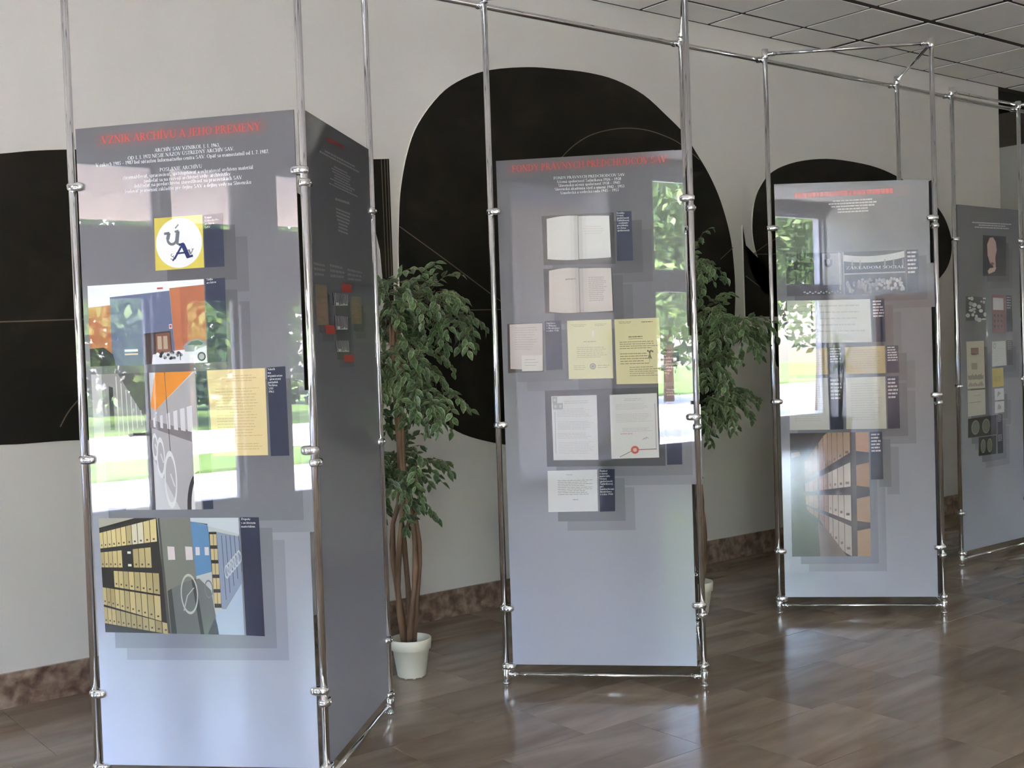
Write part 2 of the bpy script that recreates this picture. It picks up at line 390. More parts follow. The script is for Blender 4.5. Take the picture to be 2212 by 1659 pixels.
C1=[[('Logo', (0.4933, 2.0492), (0.519, 2.0496), 0.0068), ('Ústredného', (0.4928, 2.0378), (0.546, 2.0401), 0.0068),
  ('archívu', (0.4923, 2.0264), (0.5283, 2.0279), 0.0068), ('SAV', (0.4918, 2.015), (0.5141, 2.0156), 0.0068)],
 [('Sídlo', (0.4906, 1.8304), (0.5147, 1.831), 0.0069), ('archívu', (0.4901, 1.8189), (0.5263, 1.8207), 0.0069)],
 [('Návrh', (0.7022, 1.5056), (0.7294, 1.5064), 0.0075), ('na', (0.7017, 1.4942), (0.7136, 1.4938), 0.0075),
  ('organizačno', (0.7013, 1.4828), (0.7555, 1.4828), 0.0075), ('- pracovný', (0.7025, 1.4713), (0.7499, 1.4715), 0.0075),
  ('poriadok', (0.702, 1.4599), (0.7393, 1.4604), 0.0075), ('Archívu', (0.7016, 1.4501), (0.7355, 1.4491), 0.0075),
  ('SAV', (0.7028, 1.4386), (0.7215, 1.4381), 0.0075), ('1963', (0.7024, 1.4272), (0.7227, 1.4266), 0.0075)],
 [('Depoty', (0.5828, 0.9779), (0.6171, 0.9775), 0.0076), ('s archívnym', (0.5823, 0.9647), (0.6354, 0.964), 0.0076),
  ('materiálom', (0.5817, 0.9515), (0.6331, 0.9509), 0.0076)]]
H2=[('FONDY PRÁVNYCH PREDCHODCOV SAV', (0.1043, 2.3599), (0.8059, 2.3652), 0.0291)]
T2=[('FONDY PRÁVNYCH PREDCHODCOV SAV', (0.2948, 2.3155), (0.6182, 2.3139), 0.0121),
 ('Učená spoločnosť Šafárikova 1926 – 1938', (0.3112, 2.2978), (0.601, 2.2962), 0.0121),
 ('Slovenská učená spoločnosť 1938 – 1945', (0.3149, 2.2808), (0.5964, 2.2798), 0.0121),
 ('Slovenská akadémia vied a umení 1942 – 1953', (0.2974, 2.265), (0.6146, 2.2622), 0.0121),
 ('Umelecká a vedecká rada 1945 – 1953', (0.3244, 2.2468), (0.5891, 2.247), 0.0121)]
Q2={'bk1': [(0.2342, 2.1528), (0.5632, 2.1526), (0.5644, 1.921), (0.2374, 1.9294)],
 'bk1c': [(0.5738, 2.1562), (0.6425, 2.1547), (0.644, 1.932), (0.571, 1.9332)],
 'bk1l': [(0.2571, 2.139), (0.3993, 2.1464), (0.3971, 1.9474), (0.2553, 1.956)],
 'bk1r': [(0.4013, 2.1443), (0.5419, 2.1391), (0.5444, 1.9512), (0.3993, 1.9494)],
 'bk2': [(0.2347, 1.9126), (0.5472, 1.9051), (0.5513, 1.7019), (0.2365, 1.7098)],
 'bk2l': [(0.26, 1.9031), (0.3959, 1.9097), (0.3958, 1.7079), (0.2559, 1.7154)],
 'bk2r': [(0.398, 1.9075), (0.5429, 1.9032), (0.5453, 1.7105), (0.3979, 1.7078)],
 'cd': [(0.2234, 0.9882), (0.4512, 0.9907), (0.4494, 0.7999), (0.2214, 0.7982)],
 'cdc': [(0.4597, 0.9927), (0.5314, 0.9915), (0.5275, 0.7991), (0.4578, 0.7977)],
 'inv': [(0.0591, 1.6676), (0.2245, 1.6679), (0.2213, 1.4434), (0.0557, 1.442)],
 'invc': [(0.2332, 1.6739), (0.3078, 1.6754), (0.309, 1.4513), (0.2322, 1.4494)],
 'invk': [(0.1209, 1.5209), (0.2174, 1.5199), (0.215, 1.4478), (0.1206, 1.4486)],
 'invp': [(0.0698, 1.6651), (0.2223, 1.6659), (0.2172, 1.4499), (0.0672, 1.4609)],
 's1': [(0.2517, 1.3301), (0.4598, 1.3308), (0.4589, 1.035), (0.2528, 1.0367)],
 's1b': [(0.2227, 1.3563), (0.7638, 1.3581), (0.7615, 1.0022), (0.2218, 1.0074)],
 's2': [(0.5187, 1.3292), (0.7319, 1.3318), (0.7336, 1.0405), (0.5181, 1.0382)],
 'sc': [(0.77, 1.36), (0.8383, 1.3622), (0.8362, 1.0072), (0.7679, 1.0063)],
 'y1': [(0.3353, 1.6723), (0.5378, 1.671), (0.5379, 1.4044), (0.3352, 1.4061)],
 'y2': [(0.5503, 1.6705), (0.7523, 1.6713), (0.756, 1.375), (0.5517, 1.3767)],
 'yc': [(0.7667, 1.527), (0.8348, 1.5269), (0.8347, 1.3811), (0.7664, 1.3789)]}
C2=[[('Kronika', (0.5755, 2.1457), (0.6105, 2.1446), 0.0075), ('Učenej', (0.5756, 2.1345), (0.6056, 2.1335), 0.0075),
  ('spoločnosti', (0.5757, 2.1232), (0.6306, 2.1215), 0.0075), ('Šafárikovej', (0.5757, 2.112), (0.6307, 2.1103), 0.0075),
  ('- zvolenie', (0.5758, 2.1007), (0.6258, 2.0992), 0.0075), ('prezidenta', (0.5759, 2.0895), (0.6259, 2.088), 0.0075),
  ('za člena', (0.576, 2.0782), (0.616, 2.077), 0.0075), ('spoločnosti', (0.576, 2.0669), (0.631, 2.0653), 0.0075)],
 [('Slovenskej', (0.7737, 1.3432), (0.8253, 1.3428), 0.0075), ('učenej', (0.7737, 1.3315), (0.8048, 1.3313), 0.0075),
  ('spoločnosti', (0.7738, 1.3198), (0.8306, 1.3194), 0.0075)],
 [('Pozvánka', (0.7683, 1.5124), (0.8113, 1.5118), 0.0081), ('na', (0.7683, 1.4986), (0.7791, 1.4985), 0.0081),
  ('schôdzu', (0.7683, 1.4849), (0.8059, 1.4844), 0.0081), ('Učenej', (0.7683, 1.4711), (0.8006, 1.4707), 0.0081),
  ('spoločnosti', (0.7683, 1.4573), (0.8274, 1.4567), 0.0081), ('Šafárikovej', (0.7684, 1.4436), (0.8274, 1.4429), 0.0081),
  ('v roku', (0.7684, 1.4298), (0.8006, 1.4294), 0.0081), ('1932', (0.7684, 1.416), (0.7899, 1.4158), 0.0081)],
 [('Žiadosť', (0.4614, 0.98), (0.4984, 0.9801), 0.008), ('o zmenu', (0.4615, 0.9681), (0.4984, 0.9682), 0.008),
  ('materiálu', (0.4615, 0.9562), (0.509, 0.9564), 0.008), ('Učenej', (0.4616, 0.9444), (0.4932, 0.9445), 0.008),
  ('spoločnosti', (0.4616, 0.9325), (0.5196, 0.9328), 0.008), ('Šafárikovej', (0.4617, 0.9206), (0.5197, 0.9209), 0.008),
  ('pri', (0.4617, 0.9088), (0.4776, 0.9089), 0.008), ('bombardovaní', (0.4618, 0.8969), (0.5251, 0.8973), 0.008),
  ('Bratislavy', (0.4618, 0.885), (0.5146, 0.8854), 0.008), ('v roku 1944', (0.4619, 0.8732), (0.5199, 0.8736), 0.008)],
 [('Návšteva', (0.2392, 1.661), (0.2801, 1.6603), 0.0078), ('S. Wimana', (0.2392, 1.6496), (0.2853, 1.6488), 0.0078),
  ('v Bratislave', (0.2393, 1.6382), (0.3006, 1.6372), 0.0078), ('v roku 1938', (0.2393, 1.6267), (0.2956, 1.6258), 0.0078)]]
Q3={'d1': [(0.0858, 1.7716), (0.2155, 1.7691), (0.2145, 1.5297), (0.0846, 1.5289)],
 'd2': [(0.2231, 1.7688), (0.5377, 1.7641), (0.542, 1.5237), (0.2246, 1.5293)],
 'd2c': [(0.5452, 1.7638), (0.615, 1.7636), (0.6169, 1.5237), (0.5495, 1.5234)],
 'em': [(0.2854, 2.0308), (0.3459, 2.0307), (0.3464, 1.9479), (0.2884, 1.9478)],
 'hd': [(0.1421, 2.372), (0.7531, 2.373), (0.7549, 2.3422), (0.1439, 2.3408)],
 'o1': [(0.0838, 1.4975), (0.2999, 1.5007), (0.3012, 1.3497), (0.0851, 1.351)],
 'o1c': [(0.3076, 1.5031), (0.3783, 1.5033), (0.3795, 1.3499), (0.3088, 1.3495)],
 'o2': [(0.3958, 1.5001), (0.6114, 1.5006), (0.6128, 1.3481), (0.3972, 1.3494)],
 'o2c': [(0.6189, 1.5004), (0.6836, 1.5008), (0.6851, 1.3484), (0.6203, 1.3478)],
 'ph': [(0.3962, 2.031), (0.728, 2.0287), (0.7325, 1.7924), (0.398, 1.793)],
 'ph0': [(0.0851, 2.0373), (0.3862, 2.0314), (0.3904, 1.7933), (0.0865, 1.7977)],
 'phc': [(0.7379, 2.0283), (0.8021, 2.0279), (0.8018, 1.7947), (0.74, 1.7947)],
 'sh': [(0.0817, 1.0234), (0.5125, 1.0214), (0.5084, 0.3223), (0.0763, 0.3229)],
 'shc': [(0.52, 1.0212), (0.5852, 1.0223), (0.5864, 0.7545), (0.5187, 0.7531)],
 'tx': [(0.3204, 2.3213), (0.5933, 2.3225), (0.5939, 2.243), (0.326, 2.2435)],
 'w1': [(0.0846, 1.3327), (0.2982, 1.3316), (0.3011, 1.0393), (0.0822, 1.0418)],
 'w1c': [(0.3059, 1.3339), (0.3766, 1.3318), (0.377, 1.0401), (0.3061, 1.0392)],
 'w2': [(0.3967, 1.3286), (0.6099, 1.33), (0.6106, 1.0373), (0.3921, 1.0398)],
 'w2c': [(0.6174, 1.3298), (0.6822, 1.3304), (0.6829, 1.0381), (0.6181, 1.0371)]}
ban=[('ZAKLADOM SOCIAL', (0.4115, 1.9347), (0.7282, 1.9287), 0.0154)]
Q4={'d1': [(0.1079, 1.5001), (0.3292, 1.5015), (0.3339, 1.178), (0.1122, 1.1822)],
 'd2': [(0.4364, 1.4928), (0.6135, 1.4954), (0.6189, 1.3236), (0.4294, 1.3206)],
 'd2c': [(0.6259, 1.4951), (0.707, 1.4966), (0.7063, 1.3238), (0.6313, 1.3231)],
 'd3': [(0.1117, 1.1697), (0.3335, 1.1685), (0.3325, 0.997), (0.1103, 0.9949)],
 'm1': [(0.1097, 0.9794), (0.4763, 0.985), (0.4708, 0.8504), (0.1045, 0.8516)],
 'm1c': [(0.4824, 0.9847), (0.5498, 0.987), (0.5504, 0.8511), (0.483, 0.8495)],
 'm2': [(0.2377, 0.8449), (0.4645, 0.8444), (0.4593, 0.7162), (0.2326, 0.719)],
 'm2c': [(0.4769, 0.8499), (0.5504, 0.8511), (0.5511, 0.7151), (0.4775, 0.7147)],
 'st': [(0.3466, 2.222), (0.6491, 2.2227), (0.638, 1.9479), (0.3353, 1.9441)],
 'stf': [(0.3936, 2.211), (0.526, 2.2122), (0.5157, 1.9592), (0.3833, 1.9574)],
 'tel': [(0.4435, 1.8181), (0.6201, 1.8121), (0.622, 1.5534), (0.4388, 1.5534)],
 'telc': [(0.6325, 1.8122), (0.7071, 1.8091), (0.7095, 1.5584), (0.6345, 1.5565)],
 'tx': [(0.1867, 2.3069), (0.7526, 2.314), (0.7507, 2.2684), (0.1848, 2.2601)],
 'w1': [(0.4533, 1.166), (0.5755, 1.1667), (0.5784, 1.0856), (0.4561, 1.0857)],
 'w2': [(0.4557, 1.0761), (0.578, 1.076), (0.5749, 0.9984), (0.4525, 0.9961)],
 'wb': [(0.1146, 1.8047), (0.3531, 1.7989), (0.3526, 1.6405), (0.1079, 1.6401)],
 'yl': [(0.4289, 1.3078), (0.5751, 1.3089), (0.576, 1.1796), (0.4296, 1.1767)]}
QS={'b1': [(0.2745, 1.785), (0.4683, 1.7862), (0.4688, 1.7429), (0.28, 1.7368)],
 'b2': [(0.2868, 1.6989), (0.4567, 1.6994), (0.4564, 1.649), (0.2918, 1.647)],
 'b3': [(0.2864, 1.6054), (0.4569, 1.6058), (0.4639, 1.5625), (0.2928, 1.5637)],
 'c1': [(0.0614, 1.884), (0.1962, 1.8832), (0.2009, 1.8326), (0.065, 1.8284)],
 'c2': [(0.2535, 1.8904), (0.4442, 1.889), (0.4501, 1.8392), (0.2575, 1.8323)],
 'c3': [(0.4818, 1.8878), (0.7074, 1.8871), (0.7152, 1.8421), (0.4873, 1.834)],
 'hd': [(0.2792, 2.3615), (0.5715, 2.3704), (0.569, 2.3517), (0.277, 2.344)],
 'k1': [(0.0675, 1.8056), (0.2092, 1.8093), (0.2132, 1.6631), (0.0706, 1.6608)],
 'k2': [(0.5122, 1.7807), (0.6655, 1.7832), (0.6643, 1.6741), (0.5105, 1.6715)],
 'r1': [(0.1683, 1.6624), (0.2821, 1.6625), (0.2895, 1.6296), (0.1751, 1.6287)],
 'r2': [(0.3928, 1.8255), (0.5315, 1.829), (0.5336, 1.7962), (0.3942, 1.7902)],
 'r3': [(0.3875, 1.5524), (0.5268, 1.5511), (0.5293, 1.5218), (0.3899, 1.5239)],
 'tx1': [(0.098, 2.3085), (0.7942, 2.3114), (0.7904, 2.284), (0.0951, 2.285)],
 'tx2': [(0.2901, 2.2671), (0.5969, 2.2679), (0.6789, 2.1822), (0.2796, 2.1848)],
 'tx3': [(0.2976, 2.1458), (0.6081, 2.155), (0.6056, 2.1362), (0.2954, 2.1283)],
 'tx4': [(0.3516, 2.1106), (0.5626, 2.1093), (0.5241, 2.0143), (0.3634, 2.0173)]}
MID=[(2.445, 2.317), (2.465, 2.487), (2.517, 2.687), (2.597, 2.856), (2.756, 3.039), (2.927, 3.152), (3.135, 3.229), (3.424, 3.281), (3.668, 3.299), (3.922, 3.307),
 (4.165, 3.288), (4.416, 3.219), (4.631, 3.101), (4.794, 2.997), (4.905, 2.882), (5.041, 2.727), (5.149, 2.555), (5.233, 2.339), (5.269, 2.142), (5.278, 1.877),
 (5.236, 1.58), (5.116, 1.319), (4.915, 1.1), (4.585, 0.945), (4.147, 0.894), (3.662, 0.914), (3.287, 0.955), (3.074, 0.991), (2.837, 1.061), (2.675, 1.161),
 (2.537, 1.316), (2.461, 1.531), (2.434, 1.768), (2.432, 2.081)]
RIGHT=[(5.486, 2.382), (5.514, 2.551), (5.591, 2.683), (5.738, 2.801), (6.011, 2.889), (6.38, 2.94), (6.766, 2.94), (7.077, 2.914), (7.366, 2.854), (7.665, 2.765),
 (7.931, 2.622), (8.062, 2.481), (8.113, 2.323), (8.063, 2.17), (7.929, 2.049), (7.629, 1.882), (7.222, 1.759), (6.777, 1.711), (6.358, 1.722), (6.02, 1.781),
 (5.805, 1.861), (5.661, 1.973), (5.553, 2.131), (5.501, 2.255)]
SPIKE=[(5.38, 2.391), (5.409, 2.245), (5.457, 2.062), (5.545, 1.945), (5.687, 1.851), (5.909, 1.754), (6.186, 1.723), (5.382, 1.731), (5.384, 2.011)]
LOW=[(5.612, 1.684), (6.415, 1.671), (7.026, 1.693), (7.053, 1.58), (6.643, 1.441), (6.169, 1.313), (5.835, 1.284), (5.72, 1.364), (5.652, 1.52)]
LEFT=[(-0.457, 2.095), (-0.383, 2.27), (-0.242, 2.385), (-0.025, 2.459), (0.319, 2.512), (0.461, 2.536), (0.639, 2.556), (0.87, 2.572), (1.147, 2.567),
 (1.44, 2.532), (1.724, 2.455), (1.967, 2.333), (2.146, 2.151), (2.226, 1.949), (2.232, 1.743), (2.177, 1.514), (2.067, 1.34), (1.89, 1.211), (1.64, 1.154),
 (1.329, 1.145), (0.968, 1.163), (0.601, 1.193), (0.261, 1.197), (-0.024, 1.242), (-0.254, 1.328), (-0.402, 1.463), (-0.476, 1.658), (-0.5, 1.867)]
BAR=[(2.181, 2.623), (2.392, 2.643), (2.392, 2.015), (2.388, 1.716), (2.337, 1.742), (2.329, 1.976), (2.309, 2.13), (2.288, 2.284), (2.246, 2.41), (2.175, 2.495)]
LINES=[[(-0.093, 1.752), (0.286, 1.753), (0.615, 1.76), (1.16, 1.769)], [(0.529, 1.261), (0.564, 1.321), (0.609, 1.373), (0.687, 1.442)],
 [(2.443, 2.267), (2.748, 2.088), (3.078, 1.887), (3.393, 1.703)],
 [(3.543, 2.609), (3.707, 2.776), (3.864, 2.88), (4.027, 2.941), (4.235, 2.981), (4.449, 2.985), (4.669, 2.948), (4.795, 2.902), (4.94, 2.827)],
 [(2.868, 1.791), (3.081, 1.793), (3.287, 1.795)], [(5.483, 2.184), (5.706, 2.288), (5.991, 2.401)], [(5.493, 2.184), (5.702, 2.189), (5.982, 2.199)],
 [(5.395, 2.025), (5.555, 1.945)], [(2.34, 2.637), (2.344, 1.976)], [(2.361, 2.638), (2.363, 1.976)], [(2.379, 2.64), (2.381, 1.976)],
 [(5.131, 2.139), (5.268, 2.225)]]
# ------------------------------------------------------------------ mural: dark sgraffito shapes on the back wall
def smooth_closed(pts, n=4):
    out = []; L = len(pts)
    for i in range(L):
        p0, p1, p2, p3 = pts[i-1], pts[i], pts[(i+1) % L], pts[(i+2) % L]
        for k in range(n):
            t = k/n
            out.append(tuple(0.5*((2*b)+(-a+c)*t+(2*a-5*b+4*c-d)*t*t+(-a+3*b-3*c+d)*t**3) for a, b, c, d in zip(p0, p1, p2, p3)))
    return out
def smooth_open(pts, n=6):
    q = [pts[0]]+list(pts)+[pts[-1]]; out = []
    for i in range(len(pts)-1):
        p0, p1, p2, p3 = q[i], q[i+1], q[i+2], q[i+3]
        for k in range(n):
            t = k/n
            out.append(tuple(0.5*((2*b)+(-a+c)*t+(2*a-5*b+4*c-d)*t*t+(-a+3*b-3*c+d)*t**3) for a, b, c, d in zip(p0, p1, p2, p3)))
    out.append(pts[-1]); return out
MUR_T = 0.013
def mural(pts, label, group, smooth=True):
    pts = smooth_closed(pts) if smooth else pts
    cx = sum(p[0] for p in pts)/len(pts); cz = sum(p[1] for p in pts)/len(pts)
    bm = bmesh.new()
    fr = [bm.verts.new((x-cx, -MUR_T, z-cz)) for x, z in pts]
    bk = [bm.verts.new((x-cx, 0.0, z-cz)) for x, z in pts]
    f = bm.faces.new(fr); f.material_index = 0
    n = len(pts)
    for i in range(n):
        bm.faces.new((fr[i], bk[i], bk[(i+1) % n], fr[(i+1) % n])).material_index = 1
    bmesh.ops.triangulate(bm, faces=[f], ngon_method='EAR_CLIP')
    bmesh.ops.recalc_face_normals(bm, faces=bm.faces[:])
    root = empty('mural_shape', (cx, Y1-0.001, cz))
    from_bm('dark_field', bm, ['mural_dark', 'mural_edge'], root)
    tag(root, label, 'mural', group)
    return root, cx, cz
GRP = 'dark mural shapes on the white wall'
mu = {}
mu['L'] = mural(LEFT, 'large black rounded mural shape at far left behind the first stand', GRP)
mu['B'] = mural(BAR, 'narrow black mural strip with pale vertical stripes beside the first stand', GRP, False)
mu['M'] = mural(MID, 'biggest black rounded mural shape behind the middle stand', GRP)
mu['R'] = mural(RIGHT, 'black oval mural shape behind the third stand', GRP)
mu['S'] = mural(SPIKE, 'black spike shaped mural piece hugging the oval on its left', GRP, False)
mu['W'] = mural(LOW, 'small black mural wedge below the oval shape', GRP, False)
for key, idx in zip('LLMMMRRSBBBM', range(12)):
    root, cx, cz = mu[key]
    pts = smooth_open(LINES[idx])
    bm = bmesh.new(); wv = 0.0022 if key == 'B' else 0.003
    prev = None
    for i, p in enumerate(pts):
        a = Vector(pts[max(i-1, 0)]); c = Vector(pts[min(i+1, len(pts)-1)]); d = (c-a).normalized(); nn = Vector((-d.y, d.x))*wv
        cur = [bm.verts.new((p[0]-cx+s*nn.x, -MUR_T-0.0012, p[1]-cz+s*nn.y)) for s in (-1, 1)]
        if prev: bm.faces.new((prev[0], prev[1], cur[1], cur[0]))
        prev = cur
    from_bm('scratched_line', bm, 'mural_line', root)

# ------------------------------------------------------------------ display stands
POLE_R, RAIL_R, TOPZ = 0.0138, 0.0092, 3.18
STANDS = [[(0.2128, 0), (0.809, -0.619), (1.4633, 0)], [(2.0997, 0), (2.7138, -0.6665), (3.3929, 0)],
          [(4.0733, 0), (4.6894, -0.6513), (5.3487, 0)], [(5.9719, 0), (6.8301, 0), (7.455, -0.625)]]
# clamp: a rounded barrel around the pole that grips the panel edge
def clamp_mesh():
    bm = bmesh.new(); nu, nv = 22, 11
    rings = []
    for j in range(nv+1):
        ph = -math.pi/2+math.pi*j/nv
        cz = math.copysign(abs(math.sin(ph))**0.62, math.sin(ph)); cr = max(abs(math.cos(ph)), 1e-4)**0.55
        ring = []
        for i in range(nu):
            th = 2*math.pi*i/nu
            ct, st = math.cos(th), math.sin(th)
            ring.append(bm.verts.new((0.0145+0.0345*math.copysign(abs(ct)**0.72, ct)*cr, 0.0215*math.copysign(abs(st)**0.8, st)*cr, 0.0165*cz)))
        rings.append(ring)
    for A, B in zip(rings, rings[1:]):
        for k in range(nu):
            f = bm.faces.new((A[k], A[(k+1) % nu], B[(k+1) % nu], B[k])); f.smooth = True
    bmesh.ops.remove_doubles(bm, verts=bm.verts[:], dist=1e-4)
    bmesh.ops.recalc_face_normals(bm, faces=bm.faces[:])
    me = bpy.data.meshes.new('clamp'); bm.to_mesh(me); bm.free(); me.materials.append(MATS['chrome']); return me
def screw_mesh():
    bm = bmesh.new()
    prof = [(0.0001, 0.0012), (0.0022, 0.0012), (0.0024, 0.0028), (0.0052, 0.0030), (0.0058, 0.0018), (0.0060, -0.003)]
    lathe(bm, prof, n=16)
    me = bpy.data.meshes.new('screw'); bm.to_mesh(me); bm.free(); me.materials.append(MATS['chrome_soft']); return me
def ball_mesh():
    bm = bmesh.new(); bmesh.ops.create_uvsphere(bm, u_segments=18, v_segments=10, radius=0.021)
    for v in bm.verts: v.co.z *= 0.82
    for f in bm.faces: f.smooth = True
    me = bpy.data.meshes.new('coupler'); bm.to_mesh(me); bm.free(); me.materials.append(MATS['chrome']); return me
CLAMP, SCREW, BALL = clamp_mesh(), screw_mesh(), ball_mesh()
def inst(name, me, parent, mtx):
    o = bpy.data.objects.new(name, me); COL.objects.link(o); o.parent = parent; o.matrix_local = mtx; return o
def frame3(xv, zv, loc):
    xv = xv.normalized(); zv = zv.normalized(); yv = zv.cross(xv)
    return Matrix(((xv.x, yv.x, zv.x, loc[0]), (xv.y, yv.y, zv.y, loc[1]), (xv.z, yv.z, zv.z, loc[2]), (0, 0, 0, 1)))
ZAX = Vector((0, 0, 1))
def add_clamp(stand, pole, direc, z):
    d = Vector((direc[0], direc[1], 0)).normalized()
    c = inst('clamp', CLAMP, stand, frame3(d, ZAX, (pole[0], pole[1], z)))
    for s in (1, -1):
        o = bpy.data.objects.new('screw', SCREW); COL.objects.link(o); o.parent = c
        o.matrix_local = frame3(Vector((1, 0, 0)), Vector((0, s, 0)), (0.012, s*0.0212, 0))
def build_stand(idx, pts, label, tilt):
    org = pts[0]
    st = empty('display_stand', (org[0], org[1], 0)); tag(st, label, 'display stand', 'chrome display stands in the foyer')
    L = [(p[0]-org[0], p[1]-org[1]) for p in pts]
    for p in L:
        bm = bmesh.new(); tube(bm, [(p[0], p[1], 0.035), (p[0], p[1], TOPZ)], POLE_R, 24)
        from_bm('pole', bm, 'chrome', st)
        bm = bmesh.new()
        lathe(bm, [(0.0001, 0.0), (0.0165, 0.0), (0.0175, 0.004), (0.0165, 0.009), (0.010, 0.0095), (0.010, 0.022), (0.0001, 0.022)], p[0], p[1], 20)
        from_bm('foot', bm, 'chrome_soft', st)
        for za, zb in ((0.022, 0.068), (TOPZ-0.045, TOPZ+0.004)):
            bm = bmesh.new(); lathe(bm, [(0.0001, za), (0.0185, za), (0.0192, za+0.002), (0.0192, zb-0.002), (0.0185, zb), (0.0001, zb)], p[0], p[1], 24)
            from_bm('corner_sleeve', bm, 'chrome', st)
    panels = []
    for k in (0, 1):
        a, b_ = Vector((*L[k], 0)), Vector((*L[k+1], 0)); e = (b_-a).normalized(); n = Vector((e.y, -e.x, 0))
        if n.dot(Vector((CAM.x-org[0], CAM.y-org[1], 0))-a) < 0: n = -n
        ln_ = (b_-a).length
        for z in (0.044, TOPZ-0.022):
            r = tube_obj('rail', [(a+e*0.015)+ZAX*z, (b_-e*0.015)+ZAX*z], RAIL_R, 'chrome', st, 16)
            for q, s in ((a, 1), (b_, -1)):
                sl = tube_obj('rail_sleeve', [q+e*s*0.012+ZAX*z, q+e*s*0.058+ZAX*z], 0.0125, 'chrome', r, 16)
                o = bpy.data.objects.new('screw', SCREW); COL.objects.link(o); o.parent = r
                o.matrix_local = frame3(e, n, q+e*s*0.042+ZAX*z+n*0.0115)
        # panel
        m0, m1 = 0.032, 0.030
        z0, z1 = 0.091, 2.415
        if k == 0 and idx == 0: tl, tr = 2.391, 2.411
        elif k == 0 and idx == 2: tl, tr = 2.430, 2.413
        else: tl = tr = z1
        s0, s1 = m0, ln_-m1
        if idx == 0 and k == 0: s0, s1 = 0.022, ln_-0.026
        bm = bmesh.new(); h = 0.003
        fr = [bm.verts.new(a+e*s+ZAX*z+n*h) for s, z in ((s0, z0), (s1, z0), (s1, tr), (s0, tl))]
        bk = [bm.verts.new(a+e*s+ZAX*z-n*h) for s, z in ((s0, z0), (s1, z0), (s1, tr), (s0, tl))]
        bm.faces.new(fr); bm.faces.new(bk[::-1])
        for i in range(4): bm.faces.new((fr[i], bk[i], bk[(i+1) % 4], fr[(i+1) % 4]))
        bmesh.ops.recalc_face_normals(bm, faces=bm.faces[:])
        bmesh.ops.bevel(bm, geom=bm.edges[:], offset=0.0007, segments=1, affect='EDGES')
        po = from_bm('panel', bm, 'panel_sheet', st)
        panels.append((po, a, e, n, h))
        up_ = 0.0 if k == 0 else -0.032
        for z in (2.168, 1.188, 0.336):
            zz = z+0.016 if k == 0 else z-0.012
            add_clamp(st, a, e, zz if (k == 0 or True) else zz)
            add_clamp(st, b_, -e, zz+(0.016 if k == 0 else 0.0))
        for q, s in ((a, 1), (b_, -1)):
            zz = 0.082 if k == 0 else 0.090
            if (k == 0 and s == -1): continue
            add_clamp(st, q, e*s, zz)
    return st, panels
names = ['chrome display stand nearest the camera, with archive history panel and dark side panel',
         'chrome display stand in the middle with a panel of open books and yellow letters',
         'third chrome display stand from left, panel with archive shelf photo at the bottom',
         'chrome display stand cut off by right picture edge, with angled dark panel']
ST = [build_stand(i, p, names[i], 0) for i, p in enumerate(STANDS)]
# long tie tube running behind the stands
tt = empty('tie_tube', (0.2128, 0.045, 0)); tag(tt, 'long horizontal chrome tube tying the stands together near their tops', 'tube')
tube_obj('tube', [(-0.35, 0, 3.136), (7.6, 0, 3.136)], 0.0128, 'chrome', tt, 24)
for pts in STANDS:
    for p in (pts[0], pts[1] if pts is STANDS[3] else pts[2]):
        x = p[0]-0.2128
        c = inst('coupler', BALL, tt, frame3(Vector((1, 0, 0)), ZAX, (x, 0.0, 3.136)))
        inst('coupler', BALL, tt, frame3(Vector((1, 0, 0)), Vector((0, -1, 0.2)), (x, -0.034, 3.130)))

# ------------------------------------------------------------------ printed matter on the panels
# a small serif alphabet drawn from strokes (cap height 1)
TH, TN, SR = 0.15, 0.055, 0.085
def _stroke(o, x0, y0, x1, y1, w):
    dx, dy = x1-x0, y1-y0; l = math.hypot(dx, dy) or 1; nx, ny = -dy/l*w/2, dx/l*w/2
    o.append([(x0+nx, y0+ny), (x0-nx, y0-ny), (x1-nx, y1-ny), (x1+nx, y1+ny)])
def _arc(o, cx, cy, rx, ry, a0, a1, th=TH, tn=TN, n=12):
    pr = None
    for i in range(n+1):
        a = math.radians(a0+(a1-a0)*i/n); w = tn+(th-tn)*abs(math.cos(a))**1.4
        c, s = math.cos(a), math.sin(a)
        cur = ((cx+(rx)*c, cy+(ry)*s), (cx+(rx-w)*c, cy+(ry-min(w, tn*1.2))*s))
        if pr: o.append([pr[0], cur[0], cur[1], pr[1]])
        pr = cur
def _stem(o, x, y0, y1, s='tb', w=TH):
    o.append([(x-w/2, y0), (x+w/2, y0), (x+w/2, y1), (x-w/2, y1)])
    for k, yy in (('t', y1), ('b', y0)):
        if k in s:
            d = -TN*0.8 if k == 't' else TN*0.8
            o.append([(x-w/2-SR, yy), (x+w/2+SR, yy), (x+w/2+SR, yy+d), (x-w/2-SR, yy+d)])
def _ser(o, x, y, up_=False, w=0.2):
    d = -TN*0.8 if up_ else TN*0.8
    o.append([(x-w/2, y), (x+w/2, y), (x+w/2, y+d), (x-w/2, y+d)])
XH = 0.66
